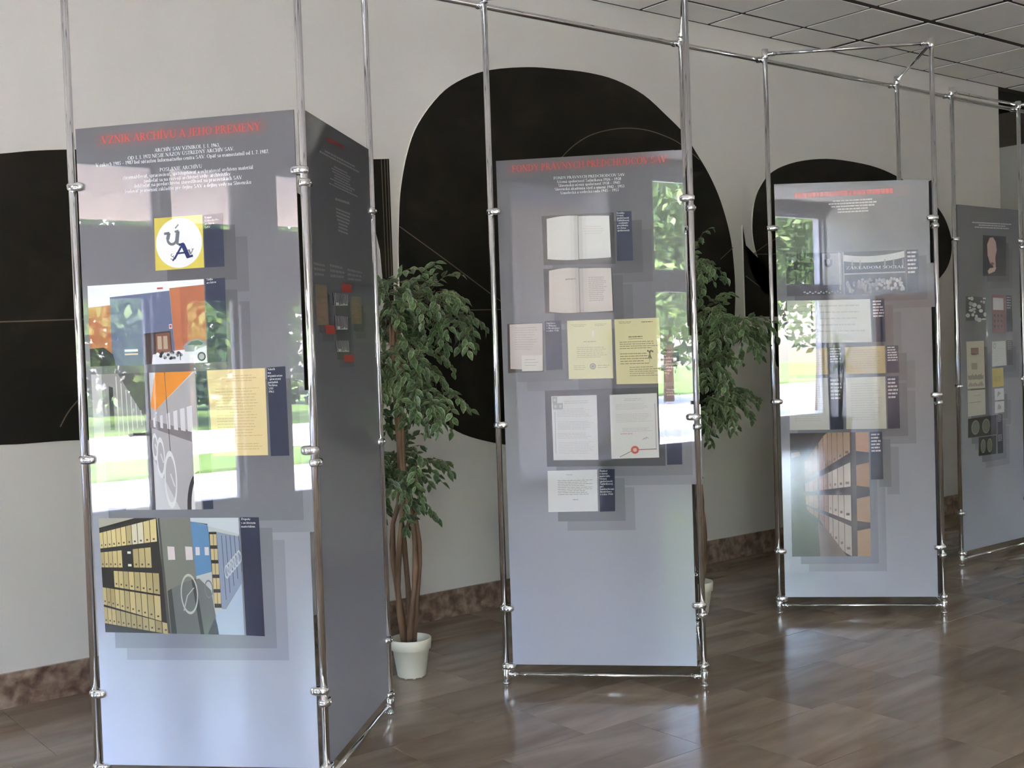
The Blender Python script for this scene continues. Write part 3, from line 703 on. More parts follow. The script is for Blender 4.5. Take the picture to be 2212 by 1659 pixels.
def glyph(ch):
    o = []
    S, A, M, E = (lambda *a: _stroke(o, *a)), (lambda *a, **k: _arc(o, *a, **k)), (lambda *a, **k: _stem(o, *a, **k)), (lambda *a, **k: _ser(o, *a, **k))
    acc = {'Á': 'A', 'Í': 'I', 'Ú': 'U', 'Ý': 'Y', 'É': 'E', 'Š': 'S', 'Č': 'C', 'Ž': 'Z', 'á': 'a', 'í': 'ı', 'ú': 'u', 'ý': 'y', 'é': 'e', 'ó': 'o', 'ô': 'o', 'š': 's', 'č': 'c', 'ž': 'z', 'ň': 'n', 'ä': 'a', 'ť': 't', 'ď': 'd', 'ľ': 'l'}
    if ch in acc:
        b_, adv = glyph(acc[ch]); o += b_
        top = 1.06 if ch.isupper() else XH+0.06; cx = adv/2
        if ch in 'ÁÍÚÝÉáíúýéó': S(cx-0.03, top, cx+0.10, top+0.2, 0.07)
        elif ch in 'ŠČŽščžň': S(cx-0.13, top+0.16, cx, top, 0.06); S(cx, top, cx+0.13, top+0.16, 0.06)
        elif ch == 'ä': S(cx-0.14, top+0.05, cx-0.05, top+0.05, 0.1); S(cx+0.05, top+0.05, cx+0.14, top+0.05, 0.1)
        elif ch == 'ô': S(cx-0.12, top, cx, top+0.15, 0.06); S(cx, top+0.15, cx+0.12, top, 0.06)
        else: S(adv-0.03, 0.98, adv-0.08, 0.78, 0.07); adv += 0.04
        return o, adv
    c = ch
    if c == ' ': return o, 0.30
    if c == 'A': S(0.10, 0, 0.42, 1, TN); S(0.40, 1, 0.72, 0, TH); S(0.2, 0.34, 0.62, 0.34, TN); E(0.10, 0); E(0.72, 0, w=0.28); return o, 0.84
    if c == 'B': M(0.18, 0, 1); A(0.2, 0.74, 0.34, 0.26, -90, 90); A(0.2, 0.26, 0.42, 0.27, -90, 90); return o, 0.70
    if c == 'C': A(0.46, 0.5, 0.40, 0.52, 42, 318, n=18); S(0.76, 0.98, 0.76, 0.70, TN); return o, 0.82
    if c == 'D': M(0.18, 0, 1); A(0.2, 0.5, 0.60, 0.5, -90, 90, n=14); return o, 0.88
    if c == 'E': M(0.18, 0, 1); S(0.18, 0.97, 0.62, 0.97, TN); S(0.18, 0.52, 0.5, 0.52, TN); S(0.18, 0.03, 0.66, 0.03, TN); S(0.61, 1, 0.61, 0.8, TN); S(0.65, 0, 0.65, 0.22, TN); S(0.49, 0.42, 0.49, 0.62, TN); return o, 0.72
    if c == 'F': M(0.18, 0, 1); S(0.18, 0.97, 0.60, 0.97, TN); S(0.18, 0.5, 0.48, 0.5, TN); S(0.6, 1, 0.6, 0.78, TN); S(0.47, 0.4, 0.47, 0.6, TN); return o, 0.66
    if c == 'G': A(0.46, 0.5, 0.40, 0.52, 42, 330, n=18); M(0.76, 0.05, 0.42, 't'); return o, 0.88
    if c == 'H': M(0.18, 0, 1); M(0.70, 0, 1); S(0.18, 0.52, 0.7, 0.52, TN); return o, 0.88
    if c in 'I': M(0.19, 0, 1); return o, 0.38
    if c == 'J': M(0.30, 0.18, 1, 't'); A(0.15, 0.18, 0.22, 0.22, -150, 0); return o, 0.48
    if c == 'K': M(0.18, 0, 1); S(0.22, 0.42, 0.66, 1, TN); S(0.34, 0.58, 0.72, 0, TH); E(0.66, 1, True); E(0.74, 0, w=0.24); return o, 0.84
    if c == 'L': M(0.18, 0, 1); S(0.18, 0.03, 0.62, 0.03, TN); S(0.62, 0, 0.62, 0.24, TN); return o, 0.68
    if c == 'M': M(0.14, 0, 1, w=TN); M(0.86, 0, 1); S(0.16, 1, 0.50, 0.05, TH); S(0.50, 0.05, 0.84, 1, TN); return o, 1.02
    if c == 'N': M(0.14, 0, 1, w=TN); M(0.72, 0, 1, 't', w=TN); S(0.14, 1, 0.72, 0, TH); return o, 0.86
    if c == 'O': A(0.46, 0.5, 0.41, 0.52, 0, 360, n=24); return o, 0.92
    if c == 'P': M(0.18, 0, 1); A(0.2, 0.72, 0.40, 0.28, -90, 90); return o, 0.66
    if c == 'R': M(0.18, 0, 1); A(0.2, 0.74, 0.38, 0.26, -90, 90); S(0.36, 0.50, 0.70, 0.02, TH); E(0.72, 0, w=0.2); return o, 0.80
    if c == 'S': A(0.34, 0.75, 0.25, 0.26, 30, 250); A(0.34, 0.26, 0.27, 0.27, -160, 80); return o, 0.66
    if c == 'T': M(0.36, 0, 1, 'b'); S(0.04, 0.97, 0.68, 0.97, TN); S(0.05, 1, 0.05, 0.78, TN); S(0.67, 1, 0.67, 0.78, TN); return o, 0.72
    if c == 'U': M(0.17, 0.3, 1, 't'); M(0.70, 0.3, 1, 't', w=TN); A(0.43, 0.32, 0.30, 0.34, 180, 360); return o, 0.86
    if c == 'V': S(0.10, 1, 0.42, 0, TH); S(0.42, 0, 0.72, 1, TN); E(0.10, 1, True, 0.28); E(0.72, 1, True); return o, 0.82
    if c == 'W': S(0.08, 1, 0.34, 0, TH); S(0.34, 0, 0.55, 1, TN); S(0.5, 1, 0.76, 0, TH); S(0.76, 0, 1.0, 1, TN); E(0.08, 1, True, 0.26); E(1, 1, True); return o, 1.08
    if c == 'Y': S(0.08, 1, 0.40, 0.46, TH); S(0.40, 0.46, 0.70, 1, TN); M(0.40, 0, 0.48, 'b'); E(0.08, 1, True, 0.26); E(0.70, 1, True); return o, 0.78
    if c == 'Z': S(0.08, 0.97, 0.64, 0.97, TN); S(0.60, 0.97, 0.12, 0.03, TH); S(0.08, 0.03, 0.68, 0.03, TN); S(0.09, 1, 0.09, 0.8, TN); S(0.67, 0, 0.67, 0.2, TN); return o, 0.74
    if c == 'a': A(0.24, 0.20, 0.19, 0.21, 40, 330); M(0.40, 0, 0.46, 'b', w=0.12); A(0.26, 0.46, 0.20, 0.21, 0, 160); return o, 0.52
    if c == 'b': M(0.13, 0, 1, 't', w=0.13); A(0.30, 0.33, 0.23, 0.34, -150, 150); return o, 0.58
    if c == 'c': A(0.28, 0.33, 0.23, 0.34, 45, 315); return o, 0.50
    if c == 'd': M(0.43, 0, 1, 'tb', w=0.13); A(0.28, 0.33, 0.23, 0.34, 30, 330); return o, 0.58
    if c == 'e': A(0.28, 0.33, 0.23, 0.34, 0, 310); S(0.08, 0.37, 0.48, 0.37, TN); return o, 0.52
    if c == 'f': M(0.17, 0, 0.8, 'b', w=0.13); A(0.31, 0.80, 0.20, 0.2, 40, 180); S(0.03, XH-0.02, 0.36, XH-0.02, TN); return o, 0.36
    if c == 'g': A(0.26, 0.38, 0.21, 0.27, 0, 360, n=16); A(0.26, -0.12, 0.22, 0.17, 0, 360, n=14); S(0.42, 0.6, 0.52, 0.66, TN); return o, 0.54
    if c == 'h': M(0.13, 0, 1, 'tb', w=0.13); A(0.29, 0.42, 0.22, 0.25, 0, 150); M(0.45, 0, 0.44, 'b', w=0.13); return o, 0.60
    if c == 'i': M(0.15, 0, XH, 'tb', w=0.13); S(0.08, 0.87, 0.22, 0.87, 0.14); return o, 0.31
    if c == 'ı': M(0.15, 0, XH, 'tb', w=0.13); return o, 0.31
    if c == 'j': M(0.19, -0.1, XH, 't', w=0.13); A(0.05, -0.1, 0.20, 0.15, -120, 0); S(0.12, 0.87, 0.26, 0.87, 0.14); return o, 0.33
    if c == 'k': M(0.13, 0, 1, 'tb', w=0.13); S(0.18, 0.28, 0.44, XH, TN); S(0.24, 0.38, 0.50, 0, 0.12); return o, 0.58
    if c == 'l': M(0.15, 0, 1, 'tb', w=0.13); return o, 0.31
    if c == 'm': M(0.13, 0, XH, 'tb', w=0.13); A(0.28, 0.42, 0.21, 0.25, 0, 150); M(0.43, 0, 0.44, 'b', w=0.13); A(0.58, 0.42, 0.21, 0.25, 0, 150); M(0.73, 0, 0.44, 'b', w=0.13); return o, 0.88
    if c == 'n': M(0.13, 0, XH, 'tb', w=0.13); A(0.29, 0.42, 0.22, 0.25, 0, 150); M(0.45, 0, 0.44, 'b', w=0.13); return o, 0.60
    if c == 'o': A(0.28, 0.33, 0.24, 0.35, 0, 360, n=18); return o, 0.56
    if c == 'p': M(0.13, -0.28, XH, 'tb', w=0.13); A(0.30, 0.33, 0.23, 0.34, -150, 150); return o, 0.58
    if c == 'r': M(0.13, 0, XH, 'tb', w=0.13); A(0.27, 0.44, 0.16, 0.23, 40, 150); return o, 0.42
    if c == 's': A(0.22, 0.49, 0.16, 0.18, 30, 260); A(0.22, 0.17, 0.17, 0.18, -160, 80); return o, 0.43
    if c == 't': M(0.16, 0.05, 0.85, '', w=0.13); S(0.03, XH-0.02, 0.33, XH-0.02, TN); A(0.27, 0.12, 0.16, 0.13, 180, 320); return o, 0.36
    if c == 'u': M(0.13, 0.2, XH, 't', w=0.13); A(0.28, 0.22, 0.21, 0.24, 180, 340); M(0.44, 0, XH, 'tb', w=0.13); return o, 0.60
    if c == 'v': S(0.07, XH, 0.28, 0, 0.13); S(0.28, 0, 0.47, XH, TN); E(0.07, XH, True, 0.2); E(0.47, XH, True, 0.14); return o, 0.53
    if c == 'y': S(0.07, XH, 0.28, 0.02, 0.13); S(0.48, XH, 0.18, -0.28, TN); E(0.07, XH, True, 0.2); E(0.47, XH, True, 0.14); return o, 0.53
    if c == 'z': S(0.05, XH-0.03, 0.42, XH-0.03, TN); S(0.40, XH-0.03, 0.08, 0.03, 0.12); S(0.05, 0.03, 0.44, 0.03, TN); return o, 0.49
    if c == '1': M(0.26, 0, 1, 'b', w=0.13); S(0.10, 0.84, 0.26, 0.97, TN); return o, 0.5
    if c == '2': A(0.26, 0.72, 0.21, 0.28, -20, 160); S(0.43, 0.60, 0.08, 0.06, 0.11); S(0.06, 0.05, 0.48, 0.05, 0.1); return o, 0.55
    if c == '3': A(0.24, 0.76, 0.19, 0.24, -70, 150); A(0.24, 0.27, 0.22, 0.28, -150, 80); return o, 0.52
    if c == '4': S(0.05, 0.3, 0.36, 1, TN); S(0.03, 0.3, 0.5, 0.3, 0.09); M(0.37, 0, 1, 'b', w=0.13); return o, 0.55
    if c == '5': S(0.12, 0.95, 0.46, 0.95, 0.1); S(0.12, 0.95, 0.10, 0.56, TN); A(0.24, 0.31, 0.22, 0.32, -150, 130); return o, 0.53
    if c == '6': A(0.27, 0.31, 0.22, 0.32, 0, 360, n=16); A(0.40, 0.40, 0.34, 0.6, 100, 190); return o, 0.55
    if c == '7': S(0.05, 0.95, 0.48, 0.95, 0.1); S(0.46, 0.95, 0.18, 0, 0.11); return o, 0.52
    if c == '8': A(0.26, 0.76, 0.19, 0.25, 0, 360, n=16); A(0.26, 0.27, 0.22, 0.28, 0, 360, n=16); return o, 0.53
    if c == '9': A(0.26, 0.69, 0.22, 0.32, 0, 360, n=16); A(0.13, 0.60, 0.35, 0.6, -80, 10); return o, 0.55
    if c == '0': A(0.26, 0.5, 0.22, 0.52, 0, 360, n=18); return o, 0.54
    if c == '.': S(0.06, 0.06, 0.18, 0.06, 0.13); return o, 0.26
    if c == ',': S(0.06, 0.06, 0.18, 0.06, 0.13); S(0.16, 0.04, 0.08, -0.14, 0.06); return o, 0.26
    if c == '-': S(0.04, 0.33, 0.28, 0.33, 0.07); return o, 0.34
    if c == '–': S(0.02, 0.36, 0.46, 0.36, 0.06); return o, 0.5
    return o, 0.4
GCACHE = {}
def gl_get(ch):
    if ch not in GCACHE: GCACHE[ch] = glyph(ch)
    return GCACHE[ch]

class Print:
    """collects coloured flat shapes on one panel (s along the panel, z up) and links them as one sub-part"""
    def __init__(self, pan): self.pan = pan; self.v = []; self.f = []; self.c = []
    def poly(self, pts, col, lay):
        po, a, e, n, h = self.pan
        i0 = len(self.v)
        for s, z in pts:
            self.v.append(a+e*s+ZAX*z+n*(h+0.0004+lay*0.00022))
        self.f.append(tuple(range(i0, i0+len(pts))))
        self.c.append(col if isinstance(col[0], (tuple, list)) else [col]*len(pts))
    def text(self, lines, col, lay, bold=0.0):
        for t, p0, p1, h in lines:
            tot = sum(gl_get(ch)[1] for ch in t)
            sc = (p1[0]-p0[0])/tot; x = 0.0
            for ch in t:
                polys, adv = gl_get(ch)
                for pg in polys:
                    self.poly([(p0[0]+(x+u)*sc, p0[1]+(p1[1]-p0[1])*((x+u)/tot)+v*h) for u, v in pg], col, lay)
                x += adv
    def build(self, name, m='print'):
        po, a, e, n, h = self.pan
        me = bpy.data.meshes.new(name)
        me.from_pydata(self.v, [], self.f)
        ca = me.color_attributes.new('Col', 'FLOAT_COLOR', 'CORNER')
        li = 0
        for cols in self.c:
            for cc in cols:
                ca.data[li].color = (*cc, 1); li += 1
        # make every face look out of the panel
        bm = bmesh.new(); bm.from_mesh(me); bm.normal_update()
        bad = [f for f in bm.faces if f.normal.dot(n) < 0]
        bmesh.ops.reverse_faces(bm, faces=bad); bm.to_mesh(me); bm.free()
        return link(name, me, po, m)
def bil(Q, u, v):
    a, b_, c, d = Q
    return tuple((a[k]*(1-u)+b_[k]*u)*(1-v)+(d[k]*(1-u)+c[k]*u)*v for k in (0, 1))
def rect(P, Q, u0, u1, v0, v1, col, lay):
    P.poly([bil(Q, u0, v0), bil(Q, u1, v0), bil(Q, u1, v1), bil(Q, u0, v1)], col, lay)
def pg(P, Q, pts, col, lay): P.poly([bil(Q, u, v) for u, v in pts], col, lay)
def ell(P, Q, cu, cv, ru, rv, col, lay, n=28): pg(P, Q, [(cu+ru*math.cos(2*math.pi*k/n), cv+rv*math.sin(2*math.pi*k/n)) for k in range(n)], col, lay)
def ring(P, Q, cu, cv, ru, rv, w, col, lay, a0=0, a1=360, n=28):
    for k in range(n):
        a, b_ = math.radians(a0+(a1-a0)*k/n), math.radians(a0+(a1-a0)*(k+1)/n)
        pg(P, Q, [(cu+ru*math.cos(a), cv+rv*math.sin(a)), (cu+ru*math.cos(b_), cv+rv*math.sin(b_)), (cu+ru*(1-w)*math.cos(b_), cv+rv*(1-w)*math.sin(b_)), (cu+ru*(1-w)*math.cos(a), cv+rv*(1-w)*math.sin(a))], col, lay)
def seg(P, Q, u0, v0, u1, v1, w, col, lay):
    l = math.hypot(u1-u0, v1-v0) or 1; nx, ny = -(v1-v0)/l*w/2, (u1-u0)/l*w/2
    pg(P, Q, [(u0+nx, v0+ny), (u0-nx, v0-ny), (u1-nx, v1-ny), (u1+nx, v1+ny)], col, lay)
def greek(P, Q, u0, u1, v0, v1, n, col, lay, seed=0, fill=0.38, center=False, word=0.08):
    r = random.Random(seed); dv = (v1-v0)/n
    for i in range(n):
        a, b_ = u0, u1-r.random()*(u1-u0)*0.25
        if center:
            s = r.random()*(u1-u0)*0.22; a, b_ = u0+s, u1-s
        u = a
        while u < b_-0.01:
            w = min(word*(0.4+r.random()), b_-u)
            rect(P, Q, u, u+w*0.86, v0+i*dv, v0+i*dv+dv*fill, col, lay); u += w
def shadow_of(P, Q, off, k, lay):
    """translucent offset rectangle printed behind a picture: the sheet colour made darker"""
    (s0, z0), (s1, z1) = Q[0], Q[2]
    s0 += off; s1 += off; z0 -= off; z1 -= off
    n = 8
    for i in range(n):
        za, zb = z0+(z1-z0)*i/n, z0+(z1-z0)*(i+1)/n
        ca, cb = tuple(x*k for x in grad(za)), tuple(x*k for x in grad(zb))
        P.poly([(s0, za), (s1, za), (s1, zb), (s0, zb)], [ca, ca, cb, cb], lay)
def shadows(pan, quads, off=0.043):
    for Q in quads:
        for o_, k, lay in ((2*off, 0.80, 0), (off, 0.62, 1)):
            P = Print(pan); shadow_of(P, Q, o_, k, lay); P.build('printed_shadow')
NAVY, WHITE, CREAM = (0.026, 0.032, 0.062), (0.78, 0.79, 0.80), (0.80, 0.76, 0.52)
RED = (0.56, 0.085, 0.06)
def union(*qs):
    s = [p[0] for q_ in qs for p in q_]; z = [p[1] for q_ in qs for p in q_]
    return [(min(s), max(z)), (max(s), max(z)), (max(s), min(z)), (min(s), min(z))]
def simple(pan, name, Q, col, lay=3, fn=None):
    P = Print(pan); rect(P, Q, 0, 1, 0, 1, col, lay)
    if fn: fn(P, Q)
    return P.build(name)
def captions(pan, qs, lines):
    for Q in qs: simple(pan, 'caption', Q, NAVY, 3)
    for grp in lines:
        P = Print(pan); P.text(grp, WHITE, 5); P.build('caption_text')
def glow_text(pan, lines):
    P = Print(pan)
    for t, p0, p1, h in lines:
        mg = h*0.75
        def lvl(k, z): return tuple(x*(1-k)+y*k for x, y in zip(grad(z), (0.42, 0.05, 0.04)))
        bands = [(-mg, 0.0), (-mg*0.4, 0.10), (h*0.25, 0.20), (h*0.75, 0.20), (h+mg*0.4, 0.10), (h+mg, 0.0)]
        xs_ = [(p0[0]-mg*1.6, 0.0), (p0[0], 1.0), (p1[0], 1.0), (p1[0]+mg*1.6, 0.0)]
        zz = lambda x, d: p0[1]+(p1[1]-p0[1])*(x-p0[0])/(p1[0]-p0[0])+d
        for (d0, k0), (d1, k1) in zip(bands, bands[1:]):
            for (xa, fa), (xb, fb) in zip(xs_, xs_[1:]):
                q_ = [(xa, zz(xa, d0)), (xb, zz(xb, d0)), (xb, zz(xb, d1)), (xa, zz(xa, d1))]
                P.poly(q_, [lvl(k0*fa, q_[0][1]), lvl(k0*fb, q_[1][1]), lvl(k1*fb, q_[2][1]), lvl(k1*fa, q_[3][1])], 2)
    P.text(lines, RED, 5)
    return P.build('heading')

# ---- first stand, front panel
pan = ST[0][1][0]
Q = Q1
shadows(pan, [union(Q['logo'], Q['logocap']), union(Q['bld'], Q['bldcap']), union(Q['cor'], Q['doccap']), union(Q['arc'], Q['arccap'])])
glow_text(pan, H1)
P = Print(pan); P.text(T1, WHITE, 5); P.build('text_block')
def logo(P, q):
    ell(P, q, 0.5, 0.5, 0.475, 0.475, (0.80, 0.80, 0.78), 4, 40)
    g, bl = (0.17, 0.18, 0.20), (0.022, 0.035, 0.15)
    # letter U with acute
    seg(P, q, 0.30, 0.30, 0.27, 0.42, 0.07, g, 5); seg(P, q, 0.20, 0.31, 0.31, 0.30, 0.045, g, 5)
    ring(P, q, 0.36, 0.42, 0.115, 0.125, 0.42, g, 5, 20, 200, 12)
    seg(P, q, 0.485, 0.28, 0.455, 0.50, 0.075, g, 5); seg(P, q, 0.45, 0.50, 0.53, 0.545, 0.04, g, 5); seg(P, q, 0.42, 0.285, 0.50, 0.27, 0.04, g, 5)
    seg(P, q, 0.43, 0.22, 0.50, 0.15, 0.03, g, 5)
    # big A
    seg(P, q, 0.575, 0.53, 0.69, 0.79, 0.085, bl, 6); seg(P, q, 0.575, 0.53, 0.40, 0.80, 0.04, bl, 6); seg(P, q, 0.44, 0.70, 0.66, 0.69, 0.035, bl, 6)
    seg(P, q, 0.50, 0.54, 0.60, 0.52, 0.045, bl, 6); seg(P, q, 0.66, 0.785, 0.78, 0.76, 0.045, bl, 6); seg(P, q, 0.36, 0.835, 0.42, 0.775, 0.03, bl, 6)
    # small S and V
    ring(P, q, 0.36, 0.725, 0.035, 0.03, 0.4, g, 6, 20, 270, 10); ring(P, q, 0.355, 0.78, 0.04, 0.034, 0.4, g, 6, -100, 160, 10)
    seg(P, q, 0.70, 0.65, 0.735, 0.73, 0.03, g, 6); seg(P, q, 0.735, 0.73, 0.785, 0.64, 0.018, g, 6); seg(P, q, 0.67, 0.65, 0.725, 0.645, 0.014, g, 6); seg(P, q, 0.755, 0.635, 0.80, 0.632, 0.014, g, 6)
tag(simple(pan, 'logo', Q['logo'], (0.60, 0.50, 0.085), 3, logo), 'yellow square logo with white disc and letters')
def building(P, q):
    org, blu = (0.40, 0.135, 0.065), (0.125, 0.15, 0.235)
    pg(P, q, [(0, 0.27), (0.2, 0.25), (0.2, 1), (0, 1)], org, 4)
    pg(P, q, [(0.19, 0.155), (0.705, 0.115), (0.735, 1), (0.19, 1)], blu, 5)
    pg(P, q, [(0.705, 0.085), (1, 0.065), (1, 1), (0.735, 1)], org, 4)
    pg(P, q, [(0.705, 0.085), (0.79, 0.08), (0.80, 0.8), (0.735, 0.8)], (0.46, 0.16, 0.07), 5)
    pg(P, q, [(0.47, 0.62), (0.70, 0.60), (0.71, 0.97), (0.47, 1)], (0.05, 0.03, 0.025), 6)
    pg(P, q, [(0.57, 0.63), (0.69, 0.62), (0.70, 0.86), (0.57, 0.87)], (0.20, 0.08, 0.05), 7)
    for u in (0.585, 0.635): pg(P, q, [(u, 0.66), (u+0.035, 0.66), (u+0.037, 0.82), (u, 0.82)], (0.42, 0.34, 0.24), 8)
    rect(P, q, 0.60, 0.65, 0.07, 0.09, (0.45, 0.07, 0.06), 6)
    pg(P, q, [(0.0, 0.78), (0.12, 0.77), (0.2, 0.86), (0.22, 1), (0, 1)], (0.03, 0.03, 0.035), 7)
    rect(P, q, 0.30, 0.415, 0.805, 0.835, (0.7, 0.7, 0.7), 8); rect(P, q, 0.30, 0.415, 0.855, 0.875, (0.7, 0.55, 0.4), 8)
    pg(P, q, [(0.54, 0.88), (0.75, 0.84), (1, 0.82), (1, 1), (0.53, 1)], (0.70, 0.72, 0.75), 7)
    r = random.Random(3)
    for k in range(26): ell(P, q, 0.55+r.random()*0.24, 0.86+r.random()*0.08, 0.014, 0.02, [(0.04, 0.04, 0.04), (0.75, 0.76, 0.78)][k % 2], 8, 8)
    pg(P, q, [(0.80, 0.80), (0.85, 0.73), (0.93, 0.71), (1, 0.74), (1, 0.86), (0.82, 0.86)], (0.26, 0.28, 0.30), 8)
    pg(P, q, [(0.84, 0.78), (0.87, 0.74), (0.93, 0.73), (0.97, 0.76), (0.96, 0.79)], (0.09, 0.12, 0.11), 9)
    pg(P, q, [(0.88, 0.87), (0.94, 0.82), (1, 0.80), (1, 0.96), (0.88, 0.96)], (0.72, 0.74, 0.78), 9)
    ring(P, q, 0.955, 0.925, 0.035, 0.055, 0.35, (0.05, 0.05, 0.05), 10); ell(P, q, 0.955, 0.925, 0.022, 0.034, (0.45, 0.46, 0.48), 10, 14)
    rect(P, q, 0.69, 0.715, 0.52, 0.575, (0.75, 0.75, 0.75), 9); pg(P, q, [(0.695, 0.53), (0.711, 0.53), (0.711, 0.555), (0.703, 0.568), (0.695, 0.555)], (0.4, 0.06, 0.06), 10)
    seg(P, q, 0.775, 0.86, 0.775, 0.96, 0.006, (0.05, 0.05, 0.05), 9)
tag(simple(pan, 'photo', Q['bld'], (0.78, 0.80, 0.78), 3, building), 'photo of an orange and blue building with cars in snow')
def corridor(P, q):
    rect(P, q, 0, 0.14, 0, 1, (0.48, 0.47, 0.48), 4)
    pg(P, q, [(0.10, 0), (0.26, 0), (0.50, 0.33), (0.50, 0.42), (0.10, 0.55)], (0.27, 0.25, 0.26), 5)
    pg(P, q, [(0.26, 0), (0.56, 0), (0.56, 1), (0.50, 1), (0.50, 0.33)], (0.085, 0.08, 0.08), 5)
    pg(P, q, [(0.165, 0.09), (0.205, 0.10), (0.205, 0.41), (0.165, 0.41)], (0.035, 0.035, 0.04), 6)
    for k in range(6):
        u = 0.24+0.045*k; h0 = 0.02+0.05*k; seg(P, q, u, h0, u+0.005, 0.48-0.02*k, 0.008, (0.6, 0.6, 0.6), 6)
    pg(P, q, [(0.10, 0.55), (0.52, 0.42), (0.52, 1), (0.10, 1)], (0.42, 0.41, 0.40), 5)
    pg(P, q, [(0.62, 0), (0.98, 0), (0.60, 0.28), (0.56, 0.24)], (0.72, 0.26, 0.03), 7)
    pg(P, q, [(0.56, 0.24), (0.60, 0.28), (1, 0), (1, 1), (0.80, 1), (0.56, 0.62)], (0.40, 0.385, 0.385), 6)
    pg(P, q, [(0.55, 0.34), (0.98, 0.44), (0.98, 0.52), (0.55, 0.40)], (0.20, 0.18, 0.18), 7)
    for k in range(6):
        u = 0.58+0.065*k; w = 0.02+0.006*k
        pg(P, q, [(u, 0.33-0.015*k), (u+w, 0.325-0.016*k), (u+w, 0.40+0.008*k), (u, 0.395+0.007*k)], (0.66, 0.65, 0.66), 8)
    seg(P, q, 0.71, 0.0, 0.73, 0.62, 0.006, (0.05, 0.05, 0.05), 8)
    for cu, cv, ru, rv, w in ((0.585, 0.54, 0.028, 0.10, 0.30), (0.635, 0.62, 0.04, 0.15, 0.24), (0.72, 0.78, 0.06, 0.21, 0.20)):
        ring(P, q, cu, cv, ru, rv, w, (0.68, 0.68, 0.67), 9); seg(P, q, cu, cv-rv*0.2, cu+ru*0.6, cv+rv*0.25, 0.012, (0.6, 0.6, 0.6), 9)
    ring(P, q, 1.0, 1.0, 0.135, 0.28, 0.3, (0.045, 0.04, 0.04), 9, 180, 268, 14); ring(P, q, 1.005, 1.0, 0.10, 0.25, 0.35, (0.7, 0.7, 0.7), 10, 180, 268, 14)
    pg(P, q, [(0.13, 0.86), (0.20, 0.80), (0.30, 0.815), (0.33, 0.87), (0.27, 1), (0.10, 1)], (0.05, 0.05, 0.055), 7)
    rect(P, q, 0.38, 0.50, 0.435, 0.455, (0.05, 0.05, 0.05), 7)
tag(simple(pan, 'photo', Q['cor'], (0.55, 0.55, 0.55), 3, corridor), 'photo of a corridor of mobile shelving with handwheels')
def paper(seed, n, ink=(0.30, 0.24, 0.16), head=True):
    def f(P, q):
        if head: greek(P, q, 0.2, 0.9, 0.07, 0.16, 3, ink, 4, seed+5, 0.30, True)
        greek(P, q, 0.12, 0.92, 0.22, 0.80, n, ink, 4, seed, 0.22)
        greek(P, q, 0.45, 0.92, 0.86, 0.95, 3, ink, 4, seed+9, 0.25)
    return f
simple(pan, 'document', Q['doc'], (0.72, 0.58, 0.30), 3, paper(1, 17, (0.52, 0.38, 0.20)))
